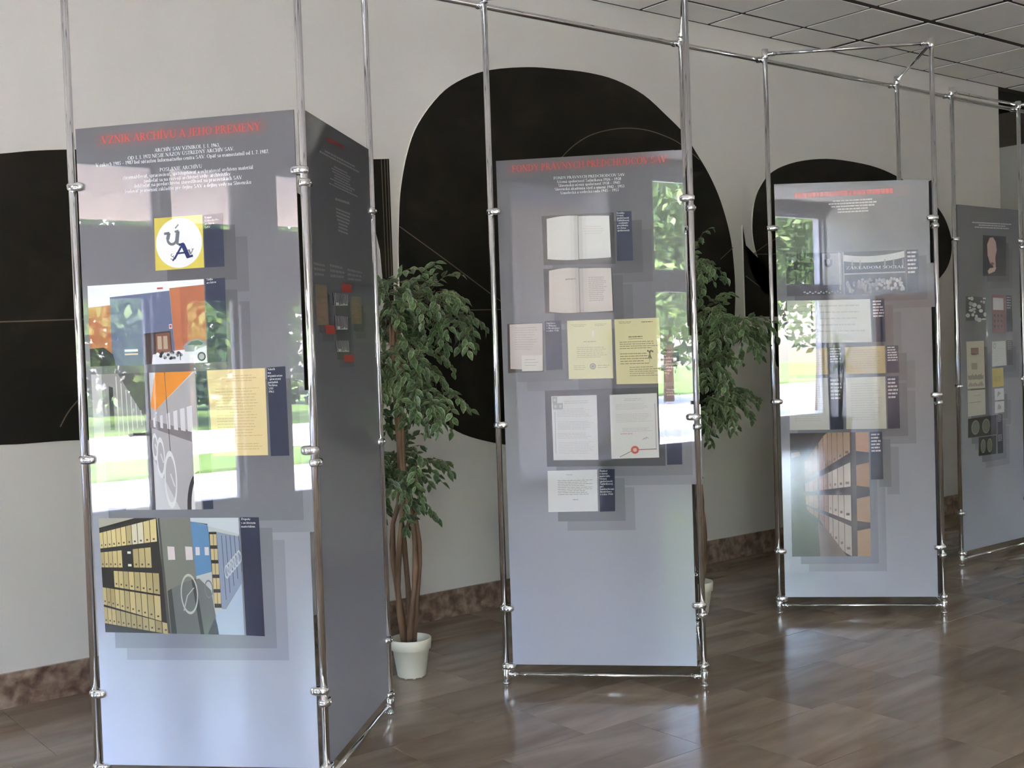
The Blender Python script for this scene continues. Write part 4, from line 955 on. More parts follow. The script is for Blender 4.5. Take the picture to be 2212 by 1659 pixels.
def archive(P, q):
    yl, dk, gr = (0.58, 0.46, 0.21), (0.035, 0.03, 0.025), (0.20, 0.205, 0.165)
    r = random.Random(5)
    pg(P, q, [(0, 0), (0.42, 0), (0.46, 1), (0, 1)], dk, 4)
    pg(P, q, [(0, 0), (0.26, 0), (0, 0.085)], (0.40, 0.38, 0.30), 5)
    # binder rows: (top at left, top at right, bottom left, bottom right)
    rows = [(0.13, 0.0, 0.265, 0.20), (0.30, 0.245, 0.43, 0.43), (0.455, 0.48, 0.585, 0.665), (0.605, 0.68, 0.755, 0.90), (0.775, 0.905, 0.92, 1.0)]
    for j, (tl, tr, bl, br) in enumerate(rows):
        n = 12; x = 0.0
        for k in range(n):
            w = (0.027+0.0165*k/n*1.6)
            u0, u1 = x, x+w*0.9; x += w
            if u1 > 0.425+0.01*j: break
            if (j == 1 and k in (5, 6)) or (j == 1 and k == 10) or (j == 2 and k in (0, 1, 2)): continue
            f0, f1 = u0/0.43, u1/0.43
            sh = 0.80+0.4*r.random(); c = tuple(min(0.8, v*sh*(1.0-0.07*j)) for v in yl)
            if (j, k) in ((0, 7), (0, 8)): c = (0.66, 0.60, 0.42)
            pg(P, q, [(u0, tl+(tr-tl)*f0), (u1, tl+(tr-tl)*f1), (u1, bl+(br-bl)*f1), (u0, bl+(br-bl)*f0)], c, 6)
            rect(P, q, u0+w*0.3, u0+w*0.6, bl+(br-bl)*f0-0.035, bl+(br-bl)*f0-0.02, (0.1, 0.08, 0.05), 7)
    for v in (0.29, 0.40): rect(P, q, 0.195, 0.22, v, v+0.02, (0.7, 0.68, 0.55), 8)
    pg(P, q, [(0.425, 0), (0.66, 0), (0.70, 1), (0.465, 1)], gr, 7)
    pg(P, q, [(0.425, 0), (0.44, 0), (0.475, 1), (0.455, 1)], (0.085, 0.085, 0.07), 8)
    for u in (0.485, 0.612): pg(P, q, [(u, 0.245), (u+0.05, 0.248), (u+0.052, 0.36), (u+0.002, 0.362)], (0.66, 0.58, 0.56), 8)
    pg(P, q, [(0.66, 0.03), (0.78, 0.05), (0.80, 0.46), (0.68, 0.50)], (0.12, 0.25, 0.42), 8)
    for u in (0.685, 0.75): rect(P, q, u, u+0.03, 0.25, 0.32, (0.66, 0.60, 0.58), 9)
    pg(P, q, [(0.66, 0), (1, 0), (1, 0.14), (0.66, 0.03)], (0.55, 0.60, 0.62), 8)
    pg(P, q, [(0.785, 0.12), (0.84, 0.12), (0.85, 0.77), (0.80, 0.77)], (0.05, 0.045, 0.04), 9)
    for k in range(5):
        for u in (0.792, 0.817): rect(P, q, u+0.002*k, u+0.022+0.002*k, 0.14+0.125*k, 0.235+0.125*k, (0.56, 0.44, 0.22), 10)
    pg(P, q, [(0.84, 0.12), (1, 0.16), (1, 0.56), (0.88, 0.78), (0.85, 0.78)], (0.26, 0.31, 0.40), 9)
    for k in range(5): seg(P, q, 0.875+0.03*k, 0.15, 0.885+0.03*k, 0.70-0.06*k, 0.005, (0.10, 0.12, 0.18), 10)
    for k in range(6): ring(P, q, 0.90+0.018*k, 0.46-0.025*k, 0.018, 0.06, 0.3, (0.5, 0.53, 0.56), 11, n=14)
    pg(P, q, [(0.47, 0.63), (0.60, 0.55), (0.70, 0.52), (0.78, 0.62), (0.82, 1), (0.48, 1)], (0.155, 0.165, 0.15), 9)
    pg(P, q, [(0.47, 0.63), (0.50, 0.61), (0.52, 1), (0.48, 1)], (0.06, 0.065, 0.06), 10)
    pg(P, q, [(0.645, 0.53), (0.675, 0.52), (0.715, 1), (0.69, 1)], (0.06, 0.065, 0.065), 10)
    ring(P, q, 0.625, 0.655, 0.062, 0.175, 0.13, (0.50, 0.49, 0.42), 11); seg(P, q, 0.61, 0.67, 0.66, 0.60, 0.008, (0.45, 0.44, 0.4), 11); seg(P, q, 0.61, 0.67, 0.58, 0.80, 0.008, (0.45, 0.44, 0.4), 11)
    ring(P, q, 0.765, 0.61, 0.03, 0.08, 0.2, (0.2, 0.2, 0.2), 11)
    pg(P, q, [(0.74, 1), (0.82, 0.80), (0.89, 0.78), (1, 0.56), (1, 1)], (0.42, 0.50, 0.60), 9)
tag(simple(pan, 'photo', Q['arc'], (0.50, 0.52, 0.50), 3, archive), 'photo of archive shelves with yellow binders and handwheels')
captions(pan, [Q['logocap'], Q['bldcap'], Q['corcap'], Q['doccap'], Q['arccap']], C1)

# ---- first stand, side panel
pan = ST[0][1][1]; Q = QS
P = Print(pan); greek(P, Q['hd'], 0, 1, 0, 1, 1, (0.42, 0.05, 0.04), 4, 2, 0.7, False, 0.05); P.build('heading')
P = Print(pan)
TXT = (0.34, 0.34, 0.34)
for k, n_, w_ in (('tx1', 2, 0.05), ('tx2', 8, 0.09), ('tx3', 1, 0.08), ('tx4', 7, 0.12)):
    P = Print(pan); greek(P, Q[k], 0, 1, 0, 1, n_, TXT, 4, n_, 0.5, True, w_); P.build('text_block')
for k in ('c1', 'c2', 'c3'):
    P = Print(pan); greek(P, Q[k], 0, 1, 0, 1, 3, (0.28, 0.28, 0.28), 4, ord(k[1]), 0.5, False, 0.2); P.build('caption_text')
shadows(pan, [Q['k1'], union(Q['b1'], Q['b3']), Q['k2']], 0.03)
def tint(P, q):
    r = random.Random(8)
    for k in range(14): rect(P, q, r.random()*0.5, 0.5+r.random()*0.5, k/14, (k+0.7)/14, (0.26+0.12*r.random(), 0.22, 0.14), 4)
simple(pan, 'document', Q['k1'], (0.30, 0.24, 0.16), 3, tint); simple(pan, 'document', Q['k2'], (0.24, 0.21, 0.13), 3, tint)
for k in ('r1', 'r2', 'r3'): tag(simple(pan, 'seal', Q[k], (0.50, 0.07, 0.04), 5), 'red patch')
def bars(P, q):
    r = random.Random(2)
    for k in range(10): rect(P, q, k/10, k/10+0.05, 0.0, 0.75+0.25*r.random(), (0.02, 0.02, 0.02), 6)
for k in ('b1', 'b2', 'b3'): simple(pan, 'document', Q[k], (0.55, 0.55, 0.55), 5, bars)

# ---- second stand, front panel
pan = ST[1][1][0]; Q = Q2
shadows(pan, [union(Q['bk1'], Q['bk1c']), union(Q['bk2']), union(Q['inv'], Q['invc']), union(Q['y1'], Q['yc']), union(Q['s1b'], Q['sc']), union(Q['cd'], Q['cdc'])])
glow_text(pan, H2)
P = Print(pan); P.text(T2, WHITE, 5); P.build('text_block')
def book(back, lq, rq, warm, nl, seed):
    P = Print(pan); rect(P, back, 0, 1, 0, 1, (0.05, 0.05, 0.045), 3)
    for q_, inner in ((lq, 1.0), (rq, 0.0)):
        N = 8
        for i in range(N):
            u0, u1 = i/N, (i+1)/N
            def bow(u): return 0.045*math.sin(math.pi*(u if inner == 1.0 else 1-u))*(1 if inner == 1.0 else 0.25)
            d = abs(inner-(u0+u1)/2); k = 0.72+0.28*min(1, d*4)
            pg(P, q_, [(u0, -bow(u0)*0.6), (u1, -bow(u1)*0.6), (u1, 1+bow(u1)*0.4), (u0, 1+bow(u0)*0.4)], tuple(v*k for v in warm), 4)
    ink = (0.33, 0.27, 0.24)
    if nl: greek(P, rq, 0.28, 0.85, 0.20, 0.78, nl, ink, 6, seed, 0.3); greek(P, lq, 0.55, 0.92, 0.22, 0.26, 1, ink, 6, seed+1, 0.8)
    else: greek(P, rq, 0.15, 0.82, 0.24, 0.46, 4, (0.50, 0.42, 0.38), 6, seed, 0.16, True)
    return tag(P.build('book_photo'), 'photo of an open book on dark ground')
book(Q['bk1'], Q['bk1l'], Q['bk1r'], (0.66, 0.66, 0.61), 0, 11)
book(Q['bk2'], Q['bk2l'], Q['bk2r'], (0.58, 0.53, 0.46), 13, 12)
def inv(P, q):
    rect(P, Q['invp'], 0, 1, 0, 1, (0.55, 0.50, 0.45), 4); greek(P, Q['invp'], 0.15, 0.85, 0.08, 0.6, 10, (0.34, 0.29, 0.26), 5, 21, 0.2)
    rect(P, Q['invk'], 0, 1, 0, 1, (0.66, 0.63, 0.56), 6); greek(P, Q['invk'], 0.15, 0.85, 0.25, 0.8, 3, (0.4, 0.35, 0.3), 7, 22, 0.2)
simple(pan, 'document', Q['inv'], (0.06, 0.05, 0.045), 3, inv)
def letter(P, q):
    ink = (0.42, 0.36, 0.2)
    greek(P, q, 0.08, 0.45, 0.07, 0.12, 2, ink, 4, 31, 0.35, True); greek(P, q, 0.62, 0.9, 0.07, 0.12, 2, ink, 4, 32, 0.3)
    rect(P, q, 0.56, 0.60, 0.18, 0.28, (0.78, 0.76, 0.66), 4); greek(P, q, 0.3, 0.7, 0.36, 0.38, 1, ink, 4, 33, 0.6, True)
    greek(P, q, 0.2, 0.92, 0.46, 0.66, 6, ink, 4, 34, 0.25); greek(P, q, 0.12, 0.42, 0.77, 0.86, 3, ink, 4, 35, 0.25); greek(P, q, 0.66, 0.95, 0.77, 0.84, 2, ink, 4, 36, 0.3)
    ring(P, q, 0.55, 0.79, 0.07, 0.055, 0.45, (0.36, 0.34, 0.25), 5); ell(P, q, 0.55, 0.79, 0.03, 0.024, (0.30, 0.28, 0.22), 5, 12)
simple(pan, 'letter', Q['y1'], (0.70, 0.67, 0.41), 3, letter)
def letter2(P, q):
    ink = (0.20, 0.16, 0.09)
    greek(P, q, 0.08, 0.4, 0.04, 0.08, 2, ink, 4, 41, 0.3, True); greek(P, q, 0.6, 0.9, 0.05, 0.08, 1, ink, 4, 42, 0.4)
    greek(P, q, 0.3, 0.62, 0.27, 0.30, 1, ink, 4, 43, 0.5); rect(P, q, 0.3, 0.62, 0.305, 0.311, ink, 4)
    greek(P, q, 0.1, 0.95, 0.35, 0.48, 4, ink, 4, 44, 0.28); greek(P, q, 0.1, 0.75, 0.53, 0.72, 5, ink, 4, 45, 0.28); greek(P, q, 0.3, 0.98, 0.74, 0.90, 5, ink, 4, 46, 0.26)
    for k in range(5): seg(P, q, 0.72+0.02*k, 0.62, 0.78-0.01*k, 0.50+0.012*(k % 3), 0.014, (0.22, 0.20, 0.11), 5)
    for k in range(4): ell(P, q, 0.72+0.035*k, 0.50+0.01*(k % 2), 0.018, 0.016, (0.16, 0.13, 0.08), 6, 8)
    seg(P, q, 0.78, 0.50, 0.745, 0.68, 0.008, (0.25, 0.24, 0.12), 5)
simple(pan, 'letter', Q['y2'], (0.70, 0.64, 0.36), 3, letter2)
simple(pan, 'backing', Q['s1b'], (0.07, 0.072, 0.075), 2)
def stat1(P, q):
    ink = (0.44, 0.44, 0.45)
    for u, v in ((0.02, 0.01), (0.03, 0.11), (0.14, 0.11)):
        rect(P, q, u, u+0.11, v, v+0.10, (0.36, 0.38, 0.36), 5); rect(P, q, u+0.03, u+0.08, v+0.03, v+0.07, (0.56, 0.57, 0.55), 6)
    greek(P, q, 0.2, 0.9, 0.08, 0.14, 2, ink, 4, 51, 0.3, True); greek(P, q, 0.12, 0.93, 0.20, 0.34, 6, ink, 4, 52, 0.22); greek(P, q, 0.12, 0.93, 0.40, 0.54, 6, ink, 4, 53, 0.22); greek(P, q, 0.12, 0.93, 0.58, 0.68, 4, ink, 4, 54, 0.22); greek(P, q, 0.12, 0.93, 0.72, 0.92, 8, ink, 4, 55, 0.2)
    seg(P, q, 0.07, 0.24, 0.06, 0.9, 0.012, (0.35, 0.35, 0.36), 5)
simple(pan, 'document', Q['s1'], (0.66, 0.66, 0.64), 3, stat1)
def stat2(P, q):
    ink = (0.44, 0.43, 0.44)
    greek(P, q, 0.25, 0.75, 0.07, 0.12, 2, ink, 4, 61, 0.3, True); greek(P, q, 0.12, 0.9, 0.15, 0.25, 5, ink, 4, 62, 0.22); greek(P, q, 0.12, 0.9, 0.31, 0.45, 6, ink, 4, 63, 0.22); greek(P, q, 0.25, 0.9, 0.53, 0.60, 3, (0.38, 0.36, 0.45), 4, 64, 0.22); greek(P, q, 0.2, 0.5, 0.61, 0.64, 1, (0.5, 0.3, 0.3), 4, 65, 0.4)
    for k in range(5): seg(P, q, 0.66+0.02*k, 0.72-0.012*k, 0.70+0.025*k, 0.69+0.008*(k % 3), 0.010, (0.42, 0.38, 0.40), 5)
    ring(P, q, 0.50, 0.87, 0.085, 0.062, 0.55, (0.55, 0.10, 0.07), 6); rect(P, q, 0.465, 0.535, 0.845, 0.895, (0.66, 0.50, 0.46), 7)
    seg(P, q, 0.58, 0.87, 0.95, 0.865, 0.012, (0.30, 0.10, 0.10), 5); seg(P, q, 0.42, 0.89, 0.18, 0.975, 0.012, (0.25, 0.2, 0.2), 5); seg(P, q, 0.95, 0.16, 0.95, 0.88, 0.012, (0.32, 0.30, 0.32), 5)
simple(pan, 'document', Q['s2'], (0.68, 0.67, 0.64), 3, stat2)
def cardp(P, q):
    greek(P, q, 0.35, 0.55, 0.10, 0.13, 1, (0.4, 0.45, 0.6), 4, 71, 0.5, True); greek(P, q, 0.2, 0.92, 0.24, 0.62, 9, (0.30, 0.30, 0.30), 4, 72, 0.26); greek(P, q, 0.5, 0.62, 0.70, 0.74, 1, (0.4, 0.4, 0.4), 4, 73, 0.5)
simple(pan, 'document', Q['cd'], (0.74, 0.745, 0.74), 3, cardp)
captions(pan, [Q['bk1c'], Q['invc'], Q['yc'], Q['sc'], Q['cdc']], C2)

# ---- third stand, front panel
pan = ST[2][1][0]; Q = Q3
shadows(pan, [union(Q['ph0'], Q['phc']), union(Q['d1'], Q['d2c']), union(Q['o1'], Q['o2c']), union(Q['w1'], Q['w2c']), Q['sh'], Q['shc']])
P = Print(pan); rect(P, Q['hd'], -0.02, 1.02, -0.5, 1.5, tuple(b_*0.94+r*0.06 for b_, r in zip(grad(2.3), (0.5, 0.06, 0.05))), 2); greek(P, Q['hd'], 0, 1, 0, 1, 1, RED, 4, 81, 0.9, False, 0.03); P.build('heading')
P = Print(pan); greek(P, Q['tx'], 0, 1, 0, 1, 5, (0.62, 0.62, 0.60), 4, 82, 0.5, True, 0.07); P.build('text_block')
def hall(P, q):
    rect(P, q, 0, 1, 0, 1, (0.035, 0.038, 0.05), 4)
    for k in range(10):
        u0, u1 = k/10, (k+1)/10; f = lambda u: 0.02+0.16*(1-(2*u-1)**2)*0.45+0.04*(1-u)
        pg(P, q, [(u0, f(u0)), (u1, f(u1)), (u1, f(u1)+0.15), (u0, f(u0)+0.15)], (0.60, 0.60, 0.58), 5)
    for u in (0.15, 0.28, 0.68, 0.82, 0.97): seg(P, q, u, 0.2, u, 0.42, 0.02, (0.22, 0.23, 0.26), 5)
    rect(P, q, 0, 1, 0.50, 0.53, (0.5, 0.5, 0.52), 5)
    r = random.Random(17)
    for k in range(70): ell(P, q, 0.05+0.93*r.random(), 0.66+0.27*r.random(), 0.016+0.012*r.random(), 0.03+0.035*r.random(), (0.30+0.3*r.random(),)*3, 6, 8)
    rect(P, q, 0, 0.012, 0, 1, (0.5, 0.5, 0.5), 6)
tag(simple(pan, 'photo', Q['ph'], (0.04, 0.04, 0.05), 3, hall), 'black and white photo of a crowded hall under a banner')
P = Print(pan); P.text(ban, (0.75, 0.75, 0.75), 9); P.build('banner_lettering')
def hall0(P, q):
    rect(P, q, 0, 1, 0, 1, (0.05, 0.052, 0.065), 4)
    rect(P, q, 0.66, 1.0, 0.02, 0.76, (0.34, 0.34, 0.34), 5)
    ell(P, Q['em'], 0.5, 0.22, 0.22, 0.2, (0.10, 0.10, 0.11), 6, 14); pg(P, Q['em'], [(0.1, 0.45), (0.9, 0.45), (0.85, 0.85), (0.5, 1.0), (0.15, 0.85)], (0.12, 0.12, 0.13), 6); ell(P, Q['em'], 0.5, 0.6, 0.16, 0.22, (0.45, 0.45, 0.45), 7, 12)
    r = random.Random(19)
    for k in range(14): rect(P, q, 0.3+0.05*k, 0.3+0.05*k+0.02+0.03*r.random(), 0.9+0.03*(k % 2), 0.93+0.03*(k % 2), (0.5, 0.5, 0.5), 6)
    rect(P, q, 0.955, 0.97, 0.0, 0.9, (0.6, 0.6, 0.6), 7)
tag(simple(pan, 'photo', Q['ph0'], (0.05, 0.05, 0.06), 3, hall0), 'dark left half of the hall photo with a bust')
for k, c, n_, sd in (('d1', (0.60, 0.60, 0.55), 6, 91), ('d2', (0.66, 0.66, 0.60), 5, 92), ('o1', (0.50, 0.38, 0.12), 9, 93), ('o2', (0.62, 0.50, 0.28), 9, 94), ('w1', (0.64, 0.64, 0.58), 18, 95), ('w2', (0.66, 0.64, 0.54), 16, 96)):
    simple(pan, 'document', Q[k], c, 3, (lambda sd, n_, c: (lambda P, q: greek(P, q, 0.12, 0.9, 0.12, 0.86, n_, tuple(v*0.72 for v in c), 4, sd, 0.22)))(sd, n_, c))
def shelf(P, q):
    rect(P, q, 0, 1, 0, 1, (0.05, 0.042, 0.036), 4)
    VP = (-0.12, 0.50)
    def X(u, v):                      # v given at the front post (u=0.78), runs back towards the vanishing point
        t = (u-VP[0])/(0.78-VP[0]); return VP[1]+(v-VP[1])*t
    levels = [(-0.28, 0.155), (0.235, 0.435), (0.505, 0.72), (0.765, 1.03)]
    for j, (va, vb) in enumerate(levels):
        us = [0.18, 0.23, 0.29, 0.345, 0.36, 0.42, 0.475, 0.53, 0.60, 0.675, 0.765]
        for k in range(len(us)-1):
            if k == 3: continue
            u0, u1 = us[k]+0.003, us[k+1]-0.003
            f = k/10; c = (0.30+0.24*f, 0.16+0.24*f, 0.075+0.23*f)
            if j >= 1 and k >= 6: c = (0.52+0.02*k, 0.44+0.02*k, 0.36+0.02*k)
            if j == 3: c = tuple(v*0.8 for v in c)
            pts = [(u0, X(u0, va)), (u1, X(u1, va)), (u1, X(u1, vb)), (u0, X(u0, vb))]
            pts = [(u, min(max(v, 0.0), 1.0)) for u, v in pts]
            pg(P, q, pts, c, 5)
            if k >= 5 and X(u1, vb)-0.03 < 1: rect(P, q, u0+0.02, u1-0.02, X(u0, vb)-0.045, X(u0, vb)-0.025, (0.20, 0.16, 0.16), 6)
        pg(P, q, [(0.835, max(va+0.03, 0)), (1, max(va+0.01, 0)), (1, min(vb+0.01, 1)), (0.835, min(vb-0.005, 1))], (0.50-0.02*j, 0.29, 0.16), 5)
    pg(P, q, [(0.78, 0), (0.835, 0), (0.835, 1), (0.78, 1)], (0.09, 0.075, 0.065), 7)
    seg(P, q, 0.35, 0, 0.35, 1, 0.014, (0.06, 0.045, 0.035), 7)
    pg(P, q, [(0, 0), (0.34, 0), (0.22, 0.13), (0.12, 0.34), (0.02, 0.36), (0, 0.30)], (0.03, 0.027, 0.025), 8)
    pg(P, q, [(0.01, 0.16), (0.12, 0.15), (0.13, 0.18), (0.02, 0.20)], (0.30, 0.16, 0.10), 9)
    pg(P, q, [(0, 0.36), (0.16, 0.42), (0.20, 0.62), (0.36, 0.70), (0.62, 1), (0, 1)], (0.055, 0.06, 0.052), 8)
    pg(P, q, [(0.34, 0.72), (0.45, 0.78), (0.70, 1), (0.36, 1)], (0.20, 0.15, 0.11), 9)
tag(simple(pan, 'photo', Q['sh'], (0.06, 0.05, 0.04), 3, shelf), 'photo of archive shelves full of brown boxes')
cl = []
for k in ('phc', 'd2c', 'o1c', 'o2c', 'w1c', 'w2c', 'shc'): simple(pan, 'caption', Q[k], NAVY, 3)
for i, k in enumerate(('phc', 'd2c', 'o1c', 'o2c', 'w1c', 'w2c', 'shc')):
    P = Print(pan); greek(P, Q[k], 0.08, 0.95, 0.04, 0.6 if i in (0, 2, 3) else 0.45, 6, (0.6, 0.6, 0.62), 5, 100+i, 0.5, False, 0.4); P.build('caption_text')

# ---- fourth stand, panel along the wall line
pan = ST[3][1][0]; Q = Q4
shadows(pan, [Q['st'], union(Q['d1'], Q['d3']), union(Q['d2'], Q['d2c']), union(Q['w1'], Q['w2']), union(Q['m1'], Q['m1c']), union(Q['m2'], Q['m2c'])])
P = Print(pan); greek(P, Q['tx'], 0, 1, 0, 1, 3, (0.5, 0.5, 0.5), 4, 111, 0.5, True, 0.05); P.build('text_block')
def statue(P, q):
    s = Q['stf']; c = (0.52, 0.36, 0.30)
    pg(P, s, [(0.3, 0.02), (0.62, 0.0), (0.9, 0.12), (1, 0.35), (0.85, 0.55), (0.9, 0.82), (0.7, 0.86), (0.55, 0.7), (0.35, 0.72), (0.1, 0.5), (0.05, 0.2)], c, 4)
    pg(P, s, [(0.3, 0.84), (0.95, 0.82), (0.8, 0.93), (0.2, 1.0), (0.1, 0.92)], (0.58, 0.44, 0.36), 5)
    ell(P, s, 0.55, 0.72, 0.2, 0.04, (0.20, 0.13, 0.11), 6, 12)
tag(simple(pan, 'photo', Q['st'], (0.03, 0.028, 0.03), 3, statue), 'photo of a pale stone sculpture')
def splash(P, q):
    r = random.Random(23)
    for k in range(22): ell(P, q, r.random(), r.random(), 0.05+0.09*r.random(), 0.04+0.06*r.random(), (0.45+0.2*r.random(),)*3, 4, 9)
simple(pan, 'photo', Q['wb'], (0.09, 0.09, 0.095), 3, splash)
def device(P, q):
    rect(P, q, 0.08, 0.86, 0.08, 0.40, (0.48, 0.48, 0.50), 4)
    for k in range(9): ell(P, q, 0.2+0.25*(k % 3), 0.55+0.14*(k//3), 0.06, 0.035, (0.05, 0.03, 0.03), 4, 10)
simple(pan, 'photo', Q['tel'], (0.20, 0.10, 0.09), 3, device)
def doca(P, q):
    rect(P, q, 0.25, 0.68, 0.14, 0.28, (0.34, 0.20, 0.17), 4); rect(P, q, 0.25, 0.58, 0.46, 0.60, (0.40, 0.36, 0.27), 4)
    r = random.Random(29)
    for k in range(16): rect(P, q, 0.05+0.055*k, 0.09+0.055*k, 0.74-0.05*r.random(), 0.80+0.02*r.random(), (0.25, 0.24, 0.2), 5); rect(P, q, 0.05+0.055*k, 0.08+0.055*k, 0.86+0.07*r.random(), 0.955, (0.28, 0.22, 0.22), 5)
simple(pan, 'document', Q['d1'], (0.62, 0.58, 0.46), 3, doca)
def docb(P, q):
    ring(P, q, 0.18, 0.18, 0.12, 0.12, 0.5, (0.4, 0.45, 0.42), 4); greek(P, q, 0.2, 0.9, 0.3, 0.85, 7, (0.42, 0.46, 0.42), 4, 121, 0.2)
simple(pan, 'document', Q['d2'], (0.60, 0.64, 0.58), 3, docb)
simple(pan, 'document', Q['yl'], (0.62, 0.48, 0.10), 3, lambda P, q: greek(P, q, 0.15, 0.85, 0.45, 0.75, 4, (0.36, 0.27, 0.06), 4, 122, 0.3))
for k, sd in (('w1', 1), ('w2', 2)): simple(pan, 'document', Q[k], (0.66, 0.67, 0.65), 3, (lambda sd: (lambda P, q: [seg(P, q, 0.3+0.1*j, 0.7-0.08*j*(sd % 2), 0.4+0.08*j, 0.25+0.05*j, 0.05, (0.16, 0.16, 0.16), 4) for j in range(4)]))(sd))
simple(pan, 'document', Q['d3'], (0.62, 0.60, 0.52), 3, lambda P, q: (greek(P, q, 0.3, 0.75, 0.2, 0.24, 1, (0.4, 0.38, 0.33), 4, 123, 0.5, True), greek(P, q, 0.05, 0.98, 0.46, 0.52, 1, (0.38, 0.36, 0.3), 4, 124, 0.5)))
def medals(P, q):
    for u, c in ((0.25, (0.16, 0.18, 0.16)), (0.62, (0.17, 0.17, 0.13))): ell(P, q, u, 0.5, 0.14, 0.38, c, 4, 18); ring(P, q, u, 0.5, 0.14, 0.38, 0.15, (0.26, 0.27, 0.23), 5, n=18)
simple(pan, 'photo', Q['m1'], (0.035, 0.032, 0.028), 3, medals); simple(pan, 'photo', Q['m2'], (0.04, 0.036, 0.03), 3, medals)
for k in ('telc', 'd2c', 'm1c', 'm2c'): simple(pan, 'caption', Q[k], (0.016, 0.018, 0.025), 3, lambda P, q: greek(P, q, 0.1, 0.9, 0.04, 0.4, 5, (0.4, 0.4, 0.42), 5, 131, 0.4, False, 0.5))

# ------------------------------------------------------------------ artificial ficus trees in pots
def leaf_mesh(seed, L=0.054, Wd=0.0130):
    r = random.Random(seed)
    bm = bmesh.new(); cl = bm.loops.layers.float_color.new('Col')
    n = 6
    prof = [0.0, 0.62, 0.98, 1.0, 0.78, 0.42, 0.0]
    g = (0.060, 0.110, 0.036); g2 = (0.085, 0.148, 0.050); cr = (0.25, 0.29, 0.155)
    def P(i, s, k):
        t = i/n; w = prof[i]*Wd*k; droop = -0.10*t*t*L
        return (t*L, s*w, droop+abs(s*w)*0.35)
    cen = [bm.verts.new(P(i, 0, 0)) for i in range(n+1)]
    for s in (-1, 1):
        inn = [cen[0]]+[bm.verts.new(P(i, s, 0.76)) for i in range(1, n)]+[cen[n]]
        out = [cen[0]]+[bm.verts.new(P(i, s, 1.0)) for i in range(1, n)]+[cen[n]]
        for i in range(n):
            vs_ = [cen[i], cen[i+1], inn[i+1], inn[i]]; vs_ = list(dict.fromkeys(vs_))
            if len(vs_) >= 3:
                f = bm.faces.new(vs_ if s < 0 else vs_[::-1])
                for l in f.loops: l[cl] = (*(g if (i+s) % 2 else g2), 1)
            vs_ = [inn[i], inn[i+1], out[i+1], out[i]]; vs_ = list(dict.fromkeys(vs_))
            if len(vs_) >= 3:
                f = bm.faces.new(vs_ if s < 0 else vs_[::-1])
                for l in f.loops: l[cl] = (*cr, 1)
    me = bpy.data.meshes.new('leaf'); bm.to_mesh(me); bm.free(); me.materials.append(MATS['leaf']); return me
LEAVES = [leaf_mesh(1), leaf_mesh(2, 0.060, 0.0145), leaf_mesh(3, 0.047, 0.0118)]
RIGHT_ = Vector((rt.x, rt.y, 0)).normalized(); BACK_ = Vector((fw.x, fw.y, 0)).normalized()
